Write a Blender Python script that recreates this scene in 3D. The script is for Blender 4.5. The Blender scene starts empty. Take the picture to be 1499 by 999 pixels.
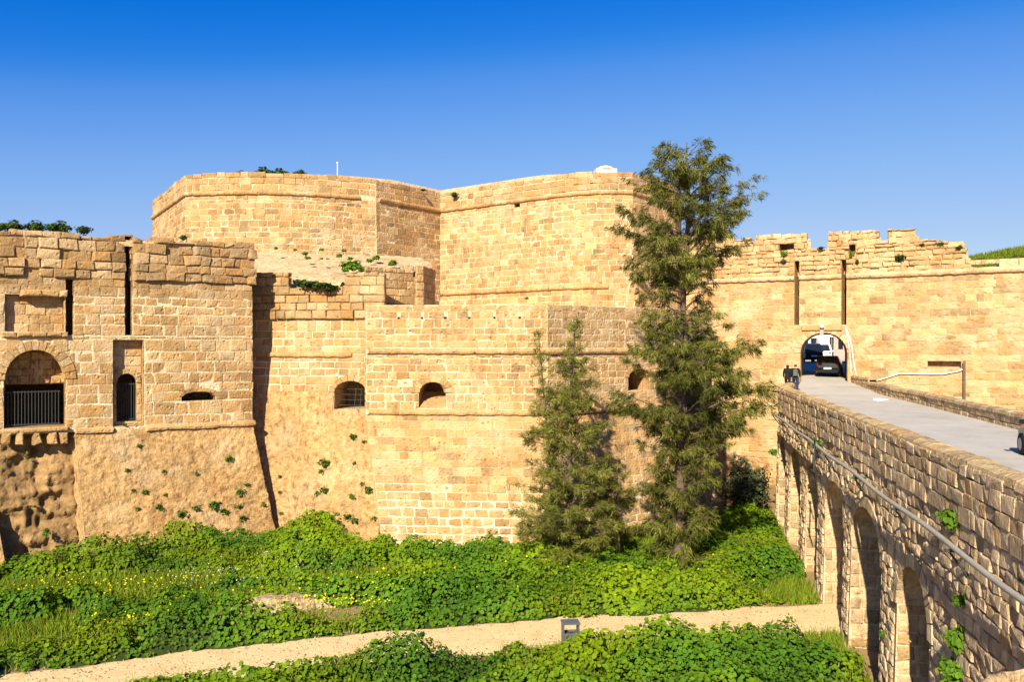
import bpy, math, random
import numpy as np
from mathutils import Vector, noise
random.seed(7); rng = np.random.default_rng(7)
scene = bpy.context.scene
COL = scene.collection

# ------------------------------------------------------------------ camera, sky, sun, exposure
F = 1200.0; CX = 749.5; HY = 505.0; CZ = 10.0          # focal length in photo pixels, horizon row, eye height above the moat floor
cam_d = bpy.data.cameras.new('camera'); cam = bpy.data.objects.new('camera', cam_d); COL.objects.link(cam)
cam_d.sensor_width = 36; cam_d.lens = F/1499*36; cam_d.shift_y = 5.5/1499
cam_d.clip_end = 3000; cam_d.clip_start = 0.1
cam.location = (0, 0, CZ); cam.rotation_euler = (math.radians(90), 0, 0)
scene.camera = cam
SUN = Vector((0.33, 1.0, -0.70)).normalized()           # the way the light travels
world = bpy.data.worlds.new('World'); scene.world = world; world.use_nodes = True
nt = world.node_tree; nt.nodes.clear()
sky = nt.nodes.new('ShaderNodeTexSky'); sky.sky_type = 'NISHITA'; sky.sun_disc = False
sky.sun_elevation = math.asin(-SUN.z); sky.sun_rotation = math.atan2(-SUN.x, -SUN.y)
sky.altitude = 0; sky.air_density = 1.0; sky.dust_density = 0.2; sky.ozone_density = 4.0
bg = nt.nodes.new('ShaderNodeBackground'); bg.inputs[1].default_value = 0.08
out = nt.nodes.new('ShaderNodeOutputWorld')
# deep polarised blue of the photograph: one even tone curve per channel over the whole sky
sc0 = nt.nodes.new('ShaderNodeVectorMath'); sc0.operation = 'SCALE'; sc0.inputs['Scale'].default_value = 0.1256; nt.links.new(sky.outputs[0], sc0.inputs[0])
cv = nt.nodes.new('ShaderNodeRGBCurve'); nt.links.new(sc0.outputs[0], cv.inputs['Color'])
for ci, cp in enumerate((((0, 0.0), (0.17, 0.012), (0.216, 0.10), (0.30, 0.225), (0.52, 0.43), (1, 0.66)), ((0, 0), (0.30, 0.185), (0.386, 0.31), (0.527, 0.455), (0.82, 0.62), (1, 0.72)), ((0, 0), (0.3, 0.38), (0.558, 0.74), (0.68, 0.83), (0.855, 0.89), (1, 0.91)))):
    c_ = cv.mapping.curves[ci]
    while len(c_.points) < len(cp): c_.points.new(0.5, 0.5)
    for q_, (a_, b_) in zip(c_.points, cp): q_.location = (a_, b_)
cv.mapping.extend = 'HORIZONTAL'; cv.mapping.update()
comb = nt.nodes.new('ShaderNodeVectorMath'); comb.operation = 'SCALE'; comb.inputs['Scale'].default_value = 6.7; nt.links.new(cv.outputs[0], comb.inputs[0])
nt.links.new(comb.outputs[0], bg.inputs[0]); nt.links.new(bg.outputs[0], out.inputs[0])
sl = bpy.data.lights.new('sun', 'SUN'); sl.energy = 5.0; sl.angle = math.radians(0.5); sl.color = (1.0, 0.91, 0.73)
so = bpy.data.objects.new('sun', sl); COL.objects.link(so); so.rotation_euler = SUN.to_track_quat('-Z', 'Y').to_euler(); so.location = (-20, -30, 40)
scene.view_settings.view_transform = 'Standard'; scene.view_settings.look = 'None'
scene.view_settings.exposure = 0.90; scene.view_settings.gamma = 1.0; scene.view_settings.use_curve_mapping = False

# ------------------------------------------------------------------ materials
def mat(name, base=None, attr=False, rough=0.95, noise_sc=3.0, var=0.25, bump=0.3, bump_sc=12.0, pits=0.0, stain=None, stain_sc=0.5,
        translucent=0.0, metal=0.0, spec=0.2, stain_amt=0.7, coat=0.0, bleach=0.0, holes=0.0, streak=None):
    m = bpy.data.materials.new(name); m.use_nodes = True
    t = m.node_tree; n = t.nodes; L = t.links; b = n['Principled BSDF']
    b.inputs['Roughness'].default_value = rough; b.inputs['Metallic'].default_value = metal
    b.inputs['Specular IOR Level'].default_value = spec; b.inputs['Coat Weight'].default_value = coat
    pos = n.new('ShaderNodeNewGeometry').outputs['Position']
    if attr:
        a = n.new('ShaderNodeAttribute'); a.attribute_name = 'tint'; colr = a.outputs['Color']
    else:
        r = n.new('ShaderNodeRGB'); r.outputs[0].default_value = (*base, 1); colr = r.outputs[0]
    if var > 0:
        nz = n.new('ShaderNodeTexNoise'); nz.inputs['Scale'].default_value = noise_sc; nz.inputs['Detail'].default_value = 8; nz.inputs['Roughness'].default_value = 0.7
        L.new(pos, nz.inputs['Vector'])
        mr = n.new('ShaderNodeMapRange'); mr.inputs[1].default_value = 0.3; mr.inputs[2].default_value = 0.7
        mr.inputs[3].default_value = 1-var; mr.inputs[4].default_value = 1+var; L.new(nz.outputs['Fac'], mr.inputs[0])
        mx = n.new('ShaderNodeMix'); mx.data_type = 'RGBA'; mx.blend_type = 'MULTIPLY'; mx.inputs[0].default_value = 1
        L.new(colr, mx.inputs[6]); L.new(mr.outputs[0], mx.inputs[7]); colr = mx.outputs[2]
    if stain:
        nz2 = n.new('ShaderNodeTexNoise'); nz2.inputs['Scale'].default_value = stain_sc; nz2.inputs['Detail'].default_value = 9; nz2.inputs['Roughness'].default_value = 0.72
        L.new(pos, nz2.inputs['Vector'])
        mr2 = n.new('ShaderNodeMapRange'); mr2.inputs[1].default_value = 0.52; mr2.inputs[2].default_value = 0.68; mr2.inputs[4].default_value = stain_amt; L.new(nz2.outputs['Fac'], mr2.inputs[0])
        mx2 = n.new('ShaderNodeMix'); mx2.data_type = 'RGBA'; mx2.blend_type = 'MULTIPLY'; L.new(mr2.outputs[0], mx2.inputs[0])
        L.new(colr, mx2.inputs[6]); mx2.inputs[7].default_value = (*stain, 1); colr = mx2.outputs[2]
    if bleach > 0:
        nz3 = n.new('ShaderNodeTexNoise'); nz3.inputs['Scale'].default_value = 0.42; nz3.inputs['Detail'].default_value = 10; nz3.inputs['Roughness'].default_value = 0.75
        vm = n.new('ShaderNodeVectorMath'); vm.operation = 'ADD'; vm.inputs[1].default_value = (31, 17, 5); L.new(pos, vm.inputs[0]); L.new(vm.outputs[0], nz3.inputs['Vector'])
        mr3 = n.new('ShaderNodeMapRange'); mr3.inputs[1].default_value = 0.5; mr3.inputs[2].default_value = 0.72; mr3.inputs[4].default_value = bleach; L.new(nz3.outputs['Fac'], mr3.inputs[0])
        mx3 = n.new('ShaderNodeMix'); mx3.data_type = 'RGBA'; L.new(mr3.outputs[0], mx3.inputs[0]); L.new(colr, mx3.inputs[6]); mx3.inputs[7].default_value = (0.62, 0.47, 0.28, 1); colr = mx3.outputs[2]
    if streak:                                               # run-off streaks and scratches; drawn out level, the painted shadow of fissures
        sx_, sz_, lo_, hi_, am_ = streak
        mp = n.new('ShaderNodeMapping'); mp.inputs['Scale'].default_value = (sx_, sx_, sz_); L.new(pos, mp.inputs[0])
        ns = n.new('ShaderNodeTexNoise'); ns.inputs['Scale'].default_value = 1.0; ns.inputs['Detail'].default_value = 11; ns.inputs['Roughness'].default_value = 0.78; L.new(mp.outputs[0], ns.inputs['Vector'])
        ms_ = n.new('ShaderNodeMapRange'); ms_.inputs[1].default_value = lo_; ms_.inputs[2].default_value = hi_; ms_.inputs[4].default_value = am_; L.new(ns.outputs['Fac'], ms_.inputs[0])
        mx5 = n.new('ShaderNodeMix'); mx5.data_type = 'RGBA'; mx5.blend_type = 'MULTIPLY'; L.new(ms_.outputs[0], mx5.inputs[0]); L.new(colr, mx5.inputs[6]); mx5.inputs[7].default_value = (0.40, 0.29, 0.19, 1); colr = mx5.outputs[2]
    if holes > 0:                                            # pitted, weathered-out stone: shade of cavities painted as dark spots
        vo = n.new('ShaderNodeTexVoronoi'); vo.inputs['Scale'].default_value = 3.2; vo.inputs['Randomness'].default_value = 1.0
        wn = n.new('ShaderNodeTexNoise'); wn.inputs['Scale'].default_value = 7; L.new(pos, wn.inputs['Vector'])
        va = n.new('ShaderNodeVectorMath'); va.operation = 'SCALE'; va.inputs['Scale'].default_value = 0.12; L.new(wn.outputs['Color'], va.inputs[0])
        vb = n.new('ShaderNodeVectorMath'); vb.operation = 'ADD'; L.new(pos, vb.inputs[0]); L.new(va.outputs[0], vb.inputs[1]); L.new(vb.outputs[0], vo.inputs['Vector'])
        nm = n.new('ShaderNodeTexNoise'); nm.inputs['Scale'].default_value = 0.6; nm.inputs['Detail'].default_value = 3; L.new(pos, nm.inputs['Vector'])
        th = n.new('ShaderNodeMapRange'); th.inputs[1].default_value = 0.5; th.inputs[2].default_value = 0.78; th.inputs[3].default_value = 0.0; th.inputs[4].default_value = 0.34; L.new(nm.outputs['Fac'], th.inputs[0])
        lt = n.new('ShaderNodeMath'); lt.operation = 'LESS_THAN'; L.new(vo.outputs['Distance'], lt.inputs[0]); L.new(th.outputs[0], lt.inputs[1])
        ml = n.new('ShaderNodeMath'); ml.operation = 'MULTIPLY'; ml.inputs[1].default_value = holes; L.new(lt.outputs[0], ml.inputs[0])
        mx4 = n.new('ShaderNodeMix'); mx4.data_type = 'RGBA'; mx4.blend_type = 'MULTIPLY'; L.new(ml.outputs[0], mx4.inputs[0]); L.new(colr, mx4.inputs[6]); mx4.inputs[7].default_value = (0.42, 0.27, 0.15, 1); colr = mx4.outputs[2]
    L.new(colr, b.inputs['Base Color'])
    if bump > 0:
        bn = n.new('ShaderNodeTexNoise'); bn.inputs['Scale'].default_value = bump_sc; bn.inputs['Detail'].default_value = 8; bn.inputs['Roughness'].default_value = 0.65
        L.new(pos, bn.inputs['Vector']); h = bn.outputs['Fac']
        if pits > 0:
            v = n.new('ShaderNodeTexVoronoi'); v.inputs['Scale'].default_value = bump_sc*0.45; L.new(pos, v.inputs['Vector'])
            m3 = n.new('ShaderNodeMapRange'); m3.inputs[1].default_value = 0.0; m3.inputs[2].default_value = 0.28; m3.inputs[3].default_value = -pits; m3.inputs[4].default_value = 0; L.new(v.outputs['Distance'], m3.inputs[0])
            ad = n.new('ShaderNodeMath'); ad.operation = 'ADD'; L.new(h, ad.inputs[0]); L.new(m3.outputs[0], ad.inputs[1]); h = ad.outputs[0]
        bp = n.new('ShaderNodeBump'); bp.inputs['Strength'].default_value = min(bump, 1); bp.inputs['Distance'].default_value = 0.12*max(bump, 0.3)
        L.new(h, bp.inputs['Height']); L.new(bp.outputs[0], b.inputs['Normal'])
    if translucent > 0:
        tr = n.new('ShaderNodeBsdfTranslucent'); L.new(colr, tr.inputs['Color'])
        ms = n.new('ShaderNodeMixShader'); ms.inputs[0].default_value = translucent
        L.new(b.outputs[0], ms.inputs[1]); L.new(tr.outputs[0], ms.inputs[2]); L.new(ms.outputs[0], n['Material Output'].inputs[0])
    return m
M = {}
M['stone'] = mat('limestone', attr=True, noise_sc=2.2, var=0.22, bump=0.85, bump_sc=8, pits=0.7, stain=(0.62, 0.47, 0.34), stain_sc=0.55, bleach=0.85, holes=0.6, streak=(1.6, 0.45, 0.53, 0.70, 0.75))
M['fissure_shaded'] = mat('fissure_shaded_limestone', attr=True, noise_sc=2.0, var=0.25, bump=0.9, bump_sc=6, pits=0.5, stain=(0.66, 0.48, 0.33), stain_sc=0.5, bleach=0.95, holes=0.6, streak=(1.1, 5.0, 0.57, 0.64, 0.85))  # thin level streaks paint fissure shadow into the stone colour
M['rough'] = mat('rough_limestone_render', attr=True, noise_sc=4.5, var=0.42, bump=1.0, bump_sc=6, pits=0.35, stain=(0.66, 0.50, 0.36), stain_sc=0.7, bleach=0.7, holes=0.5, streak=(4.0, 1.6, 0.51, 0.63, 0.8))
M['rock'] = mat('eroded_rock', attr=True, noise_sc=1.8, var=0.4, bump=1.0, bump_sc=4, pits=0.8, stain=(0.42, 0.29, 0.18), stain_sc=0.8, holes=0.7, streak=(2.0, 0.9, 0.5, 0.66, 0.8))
M['rubble'] = mat('bridge_rubble', attr=True, noise_sc=3.5, var=0.3, bump=0.8, bump_sc=10, pits=0.5, stain=(0.55, 0.48, 0.40), stain_sc=1.1, streak=(2.6, 0.6, 0.52, 0.70, 0.8))
M['road'] = mat('worn_asphalt', (0.43, 0.395, 0.345), noise_sc=0.8, var=0.12, bump=0.2, bump_sc=40, rough=0.9, stain=(0.72, 0.71, 0.70), stain_sc=0.35)
M['path'] = mat('sandy_track', (0.72, 0.52, 0.26), noise_sc=6, var=0.14, bump=0.6, bump_sc=18, stain=(0.78, 0.68, 0.55), stain_sc=0.9)
M['soil'] = mat('dry_soil', (0.30, 0.20, 0.09), noise_sc=1.0, var=0.3, bump=0.6, bump_sc=8)
M['leaf'] = mat('leaf', attr=True, rough=0.7, var=0.12, noise_sc=1.0, bump=0, translucent=0.25, spec=0.12)
M['needle'] = mat('needle_foliage', attr=True, rough=0.7, var=0.2, noise_sc=1.5, bump=0, translucent=0.15)
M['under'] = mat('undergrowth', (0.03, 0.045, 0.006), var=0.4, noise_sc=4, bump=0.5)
M['bark'] = mat('bark', (0.16, 0.11, 0.07), var=0.35, noise_sc=8, bump=0.8, bump_sc=20)
M['iron'] = mat('painted_iron', (0.06, 0.065, 0.065), rough=0.5, var=0.1, bump=0, metal=0.3)
M['pipe'] = mat('grey_pipe', (0.33, 0.30, 0.25), rough=0.55, var=0.15, noise_sc=3, bump=0.05)
M['white'] = mat('white_plastic', (0.75, 0.73, 0.68), rough=0.6, var=0.08, bump=0)
M['carblack'] = mat('black_car_paint', (0.012, 0.012, 0.015), rough=0.35, var=0, bump=0, coat=0.5)
M['carblue'] = mat('dark_blue_car_paint', (0.006, 0.008, 0.016), rough=0.3, var=0, bump=0, coat=0.5)
M['carwhite'] = mat('white_car_paint', (0.75, 0.75, 0.75), rough=0.3, var=0, bump=0, coat=0.5)
M['carred'] = mat('dark_red_car_paint', (0.12, 0.015, 0.03), rough=0.3, var=0, bump=0, coat=0.5)
M['glass'] = mat('tinted_glass', (0.01, 0.012, 0.014), rough=0.08, var=0, bump=0, spec=0.5)
M['tyre'] = mat('tyre_rubber', (0.015, 0.015, 0.015), rough=0.9, var=0, bump=0)
M['rim'] = mat('wheel_rim', (0.35, 0.35, 0.36), rough=0.4, var=0, bump=0, metal=0.7)
M['redlamp'] = mat('red_lens', (0.22, 0.008, 0.008), rough=0.2, var=0, bump=0)
M['plate'] = mat('number_plate', (0.7, 0.7, 0.65), rough=0.5, var=0, bump=0)
M['pink'] = mat('pink_plaster', (0.55, 0.33, 0.27), noise_sc=0.8, var=0.12, bump=0.1)
M['cream'] = mat('white_plaster', (0.7, 0.66, 0.6), noise_sc=0.8, var=0.1, bump=0.1)
M['darkwood'] = mat('dark_wood', (0.03, 0.025, 0.02), var=0.2, bump=0.1)
M['blue'] = mat('blue_sign_paint', (0.02, 0.16, 0.5), rough=0.4, var=0, bump=0)
M['skin'] = mat('skin', (0.45, 0.27, 0.18), rough=0.6, var=0.05, bump=0)
M['blackcloth'] = mat('black_cloth', (0.013, 0.013, 0.016), var=0.2, bump=0.1)
M['jeans'] = mat('blue_denim', (0.02, 0.035, 0.08), var=0.2, bump=0.1)
M['pack'] = mat('grey_backpack_cloth', (0.10, 0.11, 0.11), var=0.2, bump=0.1)
M['hair'] = mat('dark_hair', (0.02, 0.014, 0.01), var=0.2, bump=0.1)
M['bin'] = mat('bin_paint', (0.10, 0.11, 0.12), rough=0.5, var=0.15, bump=0.05)
M['marble'] = mat('pale_stone', (0.66, 0.56, 0.42), noise_sc=3, var=0.15, bump=0.3)

# ------------------------------------------------------------------ object helpers
WL = {}
def link(o, parent, wloc):
    COL.objects.link(o)
    if parent is not None:
        o.parent = parent; p = WL[parent.name]; o.location = (wloc[0]-p[0], wloc[1]-p[1], wloc[2]-p[2])
    else: o.location = wloc
    WL[o.name] = tuple(wloc)
    return o
def tag(o, label=None, cat=None, group=None, kind=None):
    if label: o['label'] = label
    if cat: o['category'] = cat
    if group: o['group'] = group
    if kind: o['kind'] = kind
    return o
def thing(name, loc, label, cat, group=None):
    return tag(link(bpy.data.objects.new(name, None), None, loc), label, cat, group)
def raw(name, V, Fc, m, parent=None, tint=None, smooth=False):
    V = np.asarray(V, dtype=float); c = (V.min(0)+V.max(0))/2
    if parent is None: c[2] = V[:, 2].min()
    me = bpy.data.meshes.new(name)
    if isinstance(Fc, np.ndarray):
        k = Fc.shape[1]; nf = Fc.shape[0]
        me.vertices.add(len(V)); me.vertices.foreach_set('co', (V-c).astype(np.float32).ravel())
        me.loops.add(nf*k); me.loops.foreach_set('vertex_index', Fc.astype(np.int32).ravel())
        me.polygons.add(nf); me.polygons.foreach_set('loop_start', np.arange(0, nf*k, k, dtype=np.int32))
        me.update(calc_edges=True)
    else:
        me.from_pydata((V-c).tolist(), [], Fc)
    if tint is not None:
        a = me.attributes.new('tint', 'FLOAT_COLOR', 'POINT')
        T = np.ones((len(V), 4), dtype=np.float32); T[:, :3] = np.asarray(tint)
        a.data.foreach_set('color', T.ravel())
    me.materials.append(m)
    if smooth: me.polygons.foreach_set('use_smooth', [True]*len(me.polygons))
    return link(bpy.data.objects.new(name, me), parent, tuple(c))
class MB:
    def __init__(s): s.v = []; s.f = []; s.t = []
    def add(s, V, Fc, t=(1, 1, 1)):
        o = len(s.v); s.v += [tuple(p) for p in V]; s.f += [tuple(i+o for i in f) for f in Fc]; s.t += [t]*len(V)
        return s
    def quad(s, a, b, c, d, t=(1, 1, 1)): return s.add([a, b, c, d], [(0, 1, 2, 3)], t)
    def box(s, lo, hi, t=(1, 1, 1), R=None, o=(0, 0, 0)):
        V = [(x, y, z) for x in (lo[0], hi[0]) for y in (lo[1], hi[1]) for z in (lo[2], hi[2])]
        if R is not None:
            c, sn = math.cos(R), math.sin(R); V = [(o[0]+x*c-y*sn, o[1]+x*sn+y*c, o[2]+z) for x, y, z in V]
        return s.add(V, [(0, 1, 3, 2), (4, 6, 7, 5), (0, 4, 5, 1), (2, 3, 7, 6), (0, 2, 6, 4), (1, 5, 7, 3)], t)
    def tube(s, P, R, n=8, t=(1, 1, 1), cap=True):
        P = [Vector(p) for p in P]; V = []; Fc = []
        for i, p in enumerate(P):
            d = (P[min(i+1, len(P)-1)]-P[max(i-1, 0)]).normalized()
            a = d.orthogonal().normalized() if i == 0 else (a-d*a.dot(d)).normalized()
            b = d.cross(a); r = R[i] if hasattr(R, '__len__') else R
            V += [p+(a*math.cos(2*math.pi*k/n)+b*math.sin(2*math.pi*k/n))*r for k in range(n)]
        for i in range(len(P)-1):
            for k in range(n): Fc.append((i*n+k, i*n+(k+1) % n, (i+1)*n+(k+1) % n, (i+1)*n+k))
        if cap: Fc += [tuple(range(n))[::-1], tuple((len(P)-1)*n+k for k in range(n))]
        return s.add(V, Fc, t)
    def lathe(s, c, prof, n=12, t=(1, 1, 1)):
        V = [(c[0]+r*math.cos(2*math.pi*k/n), c[1]+r*math.sin(2*math.pi*k/n), c[2]+z) for r, z in prof for k in range(n)]
        Fc = [(i*n+k, i*n+(k+1) % n, (i+1)*n+(k+1) % n, (i+1)*n+k) for i in range(len(prof)-1) for k in range(n)]
        Fc += [tuple(range(n))[::-1], tuple((len(prof)-1)*n+k for k in range(n))]
        return s.add(V, Fc, t)
    def build(s, name, m, parent=None, smooth=False): return raw(name, s.v, s.f, m, parent, s.t, smooth)
def Wp(x, y, D): return ((x-CX)/F*D, D, CZ+(HY-y)/F*D)
def gnd(x, y, z=0.0): D = (CZ-z)*F/(y-HY); return ((x-CX)/F*D, D, z)
def proj(p): return CX+p[0]/p[1]*F, HY-(p[2]-CZ)/p[1]*F
def fbm(x, y, z, sc, o=4): return noise.fractal(Vector((x*sc, y*sc, z*sc)), 1.0, 2.0, o)

# ------------------------------------------------------------------ masonry walls
class Wall:
    """a wall along a plan polyline, left to right as seen from outside; off(z) is the outward batter"""
    def __init__(s, pts, off=None):
        s.P = [np.array(p, float) for p in pts]; s.off = off or (lambda z: 0.0)
        n = len(s.P); s.cum = [0.0]; nn = []
        for i in range(n-1):
            d = s.P[i+1]-s.P[i]; l = np.hypot(*d); s.cum.append(s.cum[-1]+l); nn.append(np.array((d[1], -d[0]))/l)
        s.n = nn; s.m = []
        for i in range(n):
            if i == 0: s.m.append(nn[0])
            elif i == n-1: s.m.append(nn[-1])
            else:
                b = nn[i-1]+nn[i]; s.m.append(b/max(0.3, (b@nn[i])))
        s.L = s.cum[-1]
    def seg(s, u):
        for i in range(len(s.cum)-2):
            if u < s.cum[i+1]: return i
        return len(s.cum)-2
    def pt(s, u, z, d=0.0, sg=None):
        i = s.seg(u) if sg is None else sg
        t = (u-s.cum[i])/(s.cum[i+1]-s.cum[i]); o = s.off(z)+d
        p = (s.P[i]+s.m[i]*o)*(1-t)+(s.P[i+1]+s.m[i+1]*o)*t
        return (p[0], p[1], z)
    def px(s, x, y, sg=0):
        a = (x-CX)/F; p, q = s.P[sg], s.P[sg+1]; d = q-p
        A = np.array([[a, -d[0]], [1, -d[1]]]); t, k = np.linalg.solve(A, p)
        return s.cum[sg]+k*(s.cum[sg+1]-s.cum[sg]), CZ+(HY-y)/F*t
def rect(u0, u1, z0, z1): return ('r', u0, u1, z0, z1, z1)
def arch(u0, u1, z0, zs, zt): return ('a', u0, u1, z0, zs, zt)
def prect(W, x0, y0, x1, y1, sg=0):
    u0, z1 = W.px(x0, y0, sg); u1, z0 = W.px(x1, y1, sg); _, za = W.px(x0, y1, sg); _, zb = W.px(x1, y0, sg)
    return rect(u0, u1, (z0+za)/2, (z1+zb)/2)
def parch(W, x0, ytop, x1, ybot, yspring, sg=0):
    xm = (x0+x1)/2; u0, _ = W.px(x0, ytop, sg); u1, _ = W.px(x1, ytop, sg)
    return arch(u0, u1, W.px(xm, ybot, sg)[1], W.px(xm, yspring, sg)[1], W.px(xm, ytop, sg)[1])
def open_mask(U, z, ops, grow=0.0):
    ok = np.ones(len(U), bool)
    for k, u0, u1, z0, zs, zt in ops:
        if z < z0-grow*0 or z > zt+grow: continue
        c = (u0+u1)/2; h = (u1-u0)/2+grow
        if k == 'a' and z > zs: h = h*math.sqrt(max(0, 1-((z-zs)/(zt-zs+grow+1e-6))**2))
        ok &= np.abs(U-c) >= h
    return ok
def outline(op, n=10):
    k, u0, u1, z0, zs, zt = op
    if k == 'r': return [(u0, z0), (u1, z0), (u1, zt), (u0, zt)]
    c = (u0+u1)/2; h = (u1-u0)/2
    return [(u0, z0), (u1, z0)]+[(c+h*math.cos(a), zs+(zt-zs)*math.sin(a)) for a in np.linspace(0, math.pi, n+1)]
def intervals(U, ok):
    r = []; i = 0; n = len(U)
    while i < n:
        if ok[i]:
            j = i
            while j+1 < n and ok[j+1]: j += 1
            if U[j]-U[i] > 0.03: r.append((U[i], U[j]))
            i = j+1
        else: i += 1
    return r
STONE = np.array((0.47, 0.285, 0.118)); PALE = np.array((0.57, 0.405, 0.22)); GREYED = np.array((0.36, 0.25, 0.135)); OCHRE = np.array((0.43, 0.225, 0.068))
MORT = (0.70, 0.545, 0.34)
def pick(base, spread=0.2):
    c = np.array(base)*(1+random.gauss(0, spread*0.7))
    k = random.random()
    if k < 0.16: c = c*0.5+PALE*0.5*1.05
    elif k < 0.30: c = c*0.55+OCHRE*0.45
    elif k < 0.40: c = c*0.5+GREYED*0.5*0.85
    return tuple(np.clip(c, 0.03, 0.72))
def block(W, sg, u0, u1, z0, z1, d, jit, cham, back, tint):
    j = lambda a: random.uniform(-a, a)
    cz = min(cham, (z1-z0)*0.3, (u1-u0)*0.3)
    B = [(u0, z0), (u1, z0), (u1, z1), (u0, z1)]
    Jm = [(u+j(jit), z+j(jit)) for u, z in B]
    In = [(u+(cz if k in (0, 3) else -cz), z+(cz if k < 2 else -cz)) for k, (u, z) in enumerate(Jm)]
    V = [W.pt(u, z, -back, sg) for u, z in Jm]+[W.pt(u, z, d-cz*0.8+j(jit*0.3), sg) for u, z in Jm]+[W.pt(u, z, d+j(jit*0.6), sg) for u, z in In]
    V.append(W.pt((u0+u1)/2+j(jit), (z0+z1)/2+j(jit), d+abs(j(jit*0.9)), sg))
    Fc = []
    for k in range(4):
        a, b = k, (k+1) % 4
        Fc += [(a, b, 4+b, 4+a), (4+a, 4+b, 8+b, 8+a), (8+a, 8+b, 12)]
    return V, Fc, tint
def lay(W, sg_ranges, z0, z1, rowh, lens, ops=(), top=None, gap=0.012, proud=(0.0, 0.03), jit=0.012, cham=0.025, back=0.08,
        base=STONE, spread=0.16, dbase=None, missing=0.0, miss_fn=None, grow=0.0, bfn=None):
    """rows of separate stones; returns a list of (verts, faces, tint, area_px)"""
    out = []; z = z0; brk = sorted(v for o in ops for v in ((o[3], o[5]) if o[0] == 'r' or o[5]-o[3] < 0.9 else (o[3],)))
    while z < z1-0.06:
        h = random.uniform(*rowh)
        for bz in brk:
            if z+0.16 < bz < z+h+0.15: h = bz-z; break
        if z+h > z1 or z1-(z+h) < rowh[0]*0.5: h = z1-z
        zm = z+h/2
        for (ua, ub, sg) in sg_ranges:
            U = np.arange(ua, ub+1e-6, 0.04)
            if len(U) < 2: continue
            ok = open_mask(U, z+0.02, ops, grow) & open_mask(U, zm, ops, grow) & open_mask(U, z+h-0.02, ops, grow)
            if top is not None: ok &= top(U) > z+h*0.22
            for (a, b) in intervals(U, ok):
                u = a+(0 if True else 0)
                first = True
                while u < b-0.02:
                    l = random.uniform(*lens)*(random.uniform(0.4, 1.0) if first else 1.0); first = False
                    if b-(u+l) < lens[0]*0.6: l = b-u
                    um = u+l/2; mis = missing+(miss_fn(um, zm) if miss_fn else 0)
                    if random.random() >= mis:
                        d = random.uniform(*proud)+(dbase(um, zm) if dbase else 0)
                        s = sg if sg is not None else W.seg(um)
                        ht = 0
                        if top is not None: ht = min(0, float(top(np.array([um]))[0])-(z+h))
                        bc = base if bfn is None else bfn(um, zm)
                        v, f, t = block(W, s, u+gap, u+l-gap, z+gap, z+h-gap+ht, d, jit, cham, back, pick(bc, spread))
                        x0, y0 = proj(v[0]); x1, y1 = proj(v[2])
                        vis = (0 < (x0+x1)/2 < 1499 and 0 < (y0+y1)/2 < 999 and v[0][1] > 1)
                        out.append((v, f, t, abs(x1-x0)*abs(y1-y0) if vis and min(abs(x1-x0), abs(y1-y0)) > 5 else 0))
                    u += l
        z += h
    return out
def emit(blocks, parent, m, limit=300, name='stone_block'):
    blocks = sorted(blocks, key=lambda b: -b[3])
    n = 0
    for v, f, t, a in blocks[:limit]:
        if a <= 0: break
        raw(name, v, f, m, parent, [t]*len(v)); n += 1
    mb = MB()
    for v, f, t, a in blocks[n:]: mb.add(v, f, t)
    if mb.v: tag(mb.build(name+'_courses', m, parent), kind='stuff')
def backing(W, z0, z1, parent, tint, ops=(), top=None, d=-0.035, step=0.1, u0=None, u1=None, m=None, name='mortar_bed', rough=0.0):
    mb = MB(); u0 = 0 if u0 is None else u0; u1 = W.L if u1 is None else u1
    U = np.arange(u0, u1+1e-6, 0.04); zs = np.linspace(z0, z1, max(2, int((z1-z0)/step)+1))
    for za, zb in zip(zs[:-1], zs[1:]):
        ok = open_mask(U, (za+zb)/2, ops)
        if top is not None: ok &= top(U) > (za+zb)/2
        for a, b in intervals(U, ok):
            br = [a]+[c for c in W.cum[1:-1] if a+0.01 < c < b-0.01]+[b]
            for p, q in zip(br[:-1], br[1:]):
                s = W.seg((p+q)/2); mb.quad(W.pt(p, za, d, s), W.pt(q, za, d, s), W.pt(q, zb, d, s), W.pt(p, zb, d, s), tint)
    return mb.build(name, m or M['stone'], parent)
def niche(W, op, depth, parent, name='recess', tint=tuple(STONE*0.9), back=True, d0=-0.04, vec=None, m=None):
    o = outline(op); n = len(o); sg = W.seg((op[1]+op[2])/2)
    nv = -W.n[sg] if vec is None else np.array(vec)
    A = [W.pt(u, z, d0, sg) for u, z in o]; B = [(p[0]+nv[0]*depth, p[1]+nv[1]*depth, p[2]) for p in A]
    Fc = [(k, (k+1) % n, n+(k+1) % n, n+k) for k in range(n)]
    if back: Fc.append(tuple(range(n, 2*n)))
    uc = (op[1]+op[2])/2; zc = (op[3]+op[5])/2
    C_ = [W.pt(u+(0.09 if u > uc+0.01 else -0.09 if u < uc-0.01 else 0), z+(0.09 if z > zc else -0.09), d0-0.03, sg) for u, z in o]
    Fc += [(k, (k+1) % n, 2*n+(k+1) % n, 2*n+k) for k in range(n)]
    return raw(name, A+B+C_, Fc, m or M['stone'], parent, [tint]*(3*n))
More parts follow.
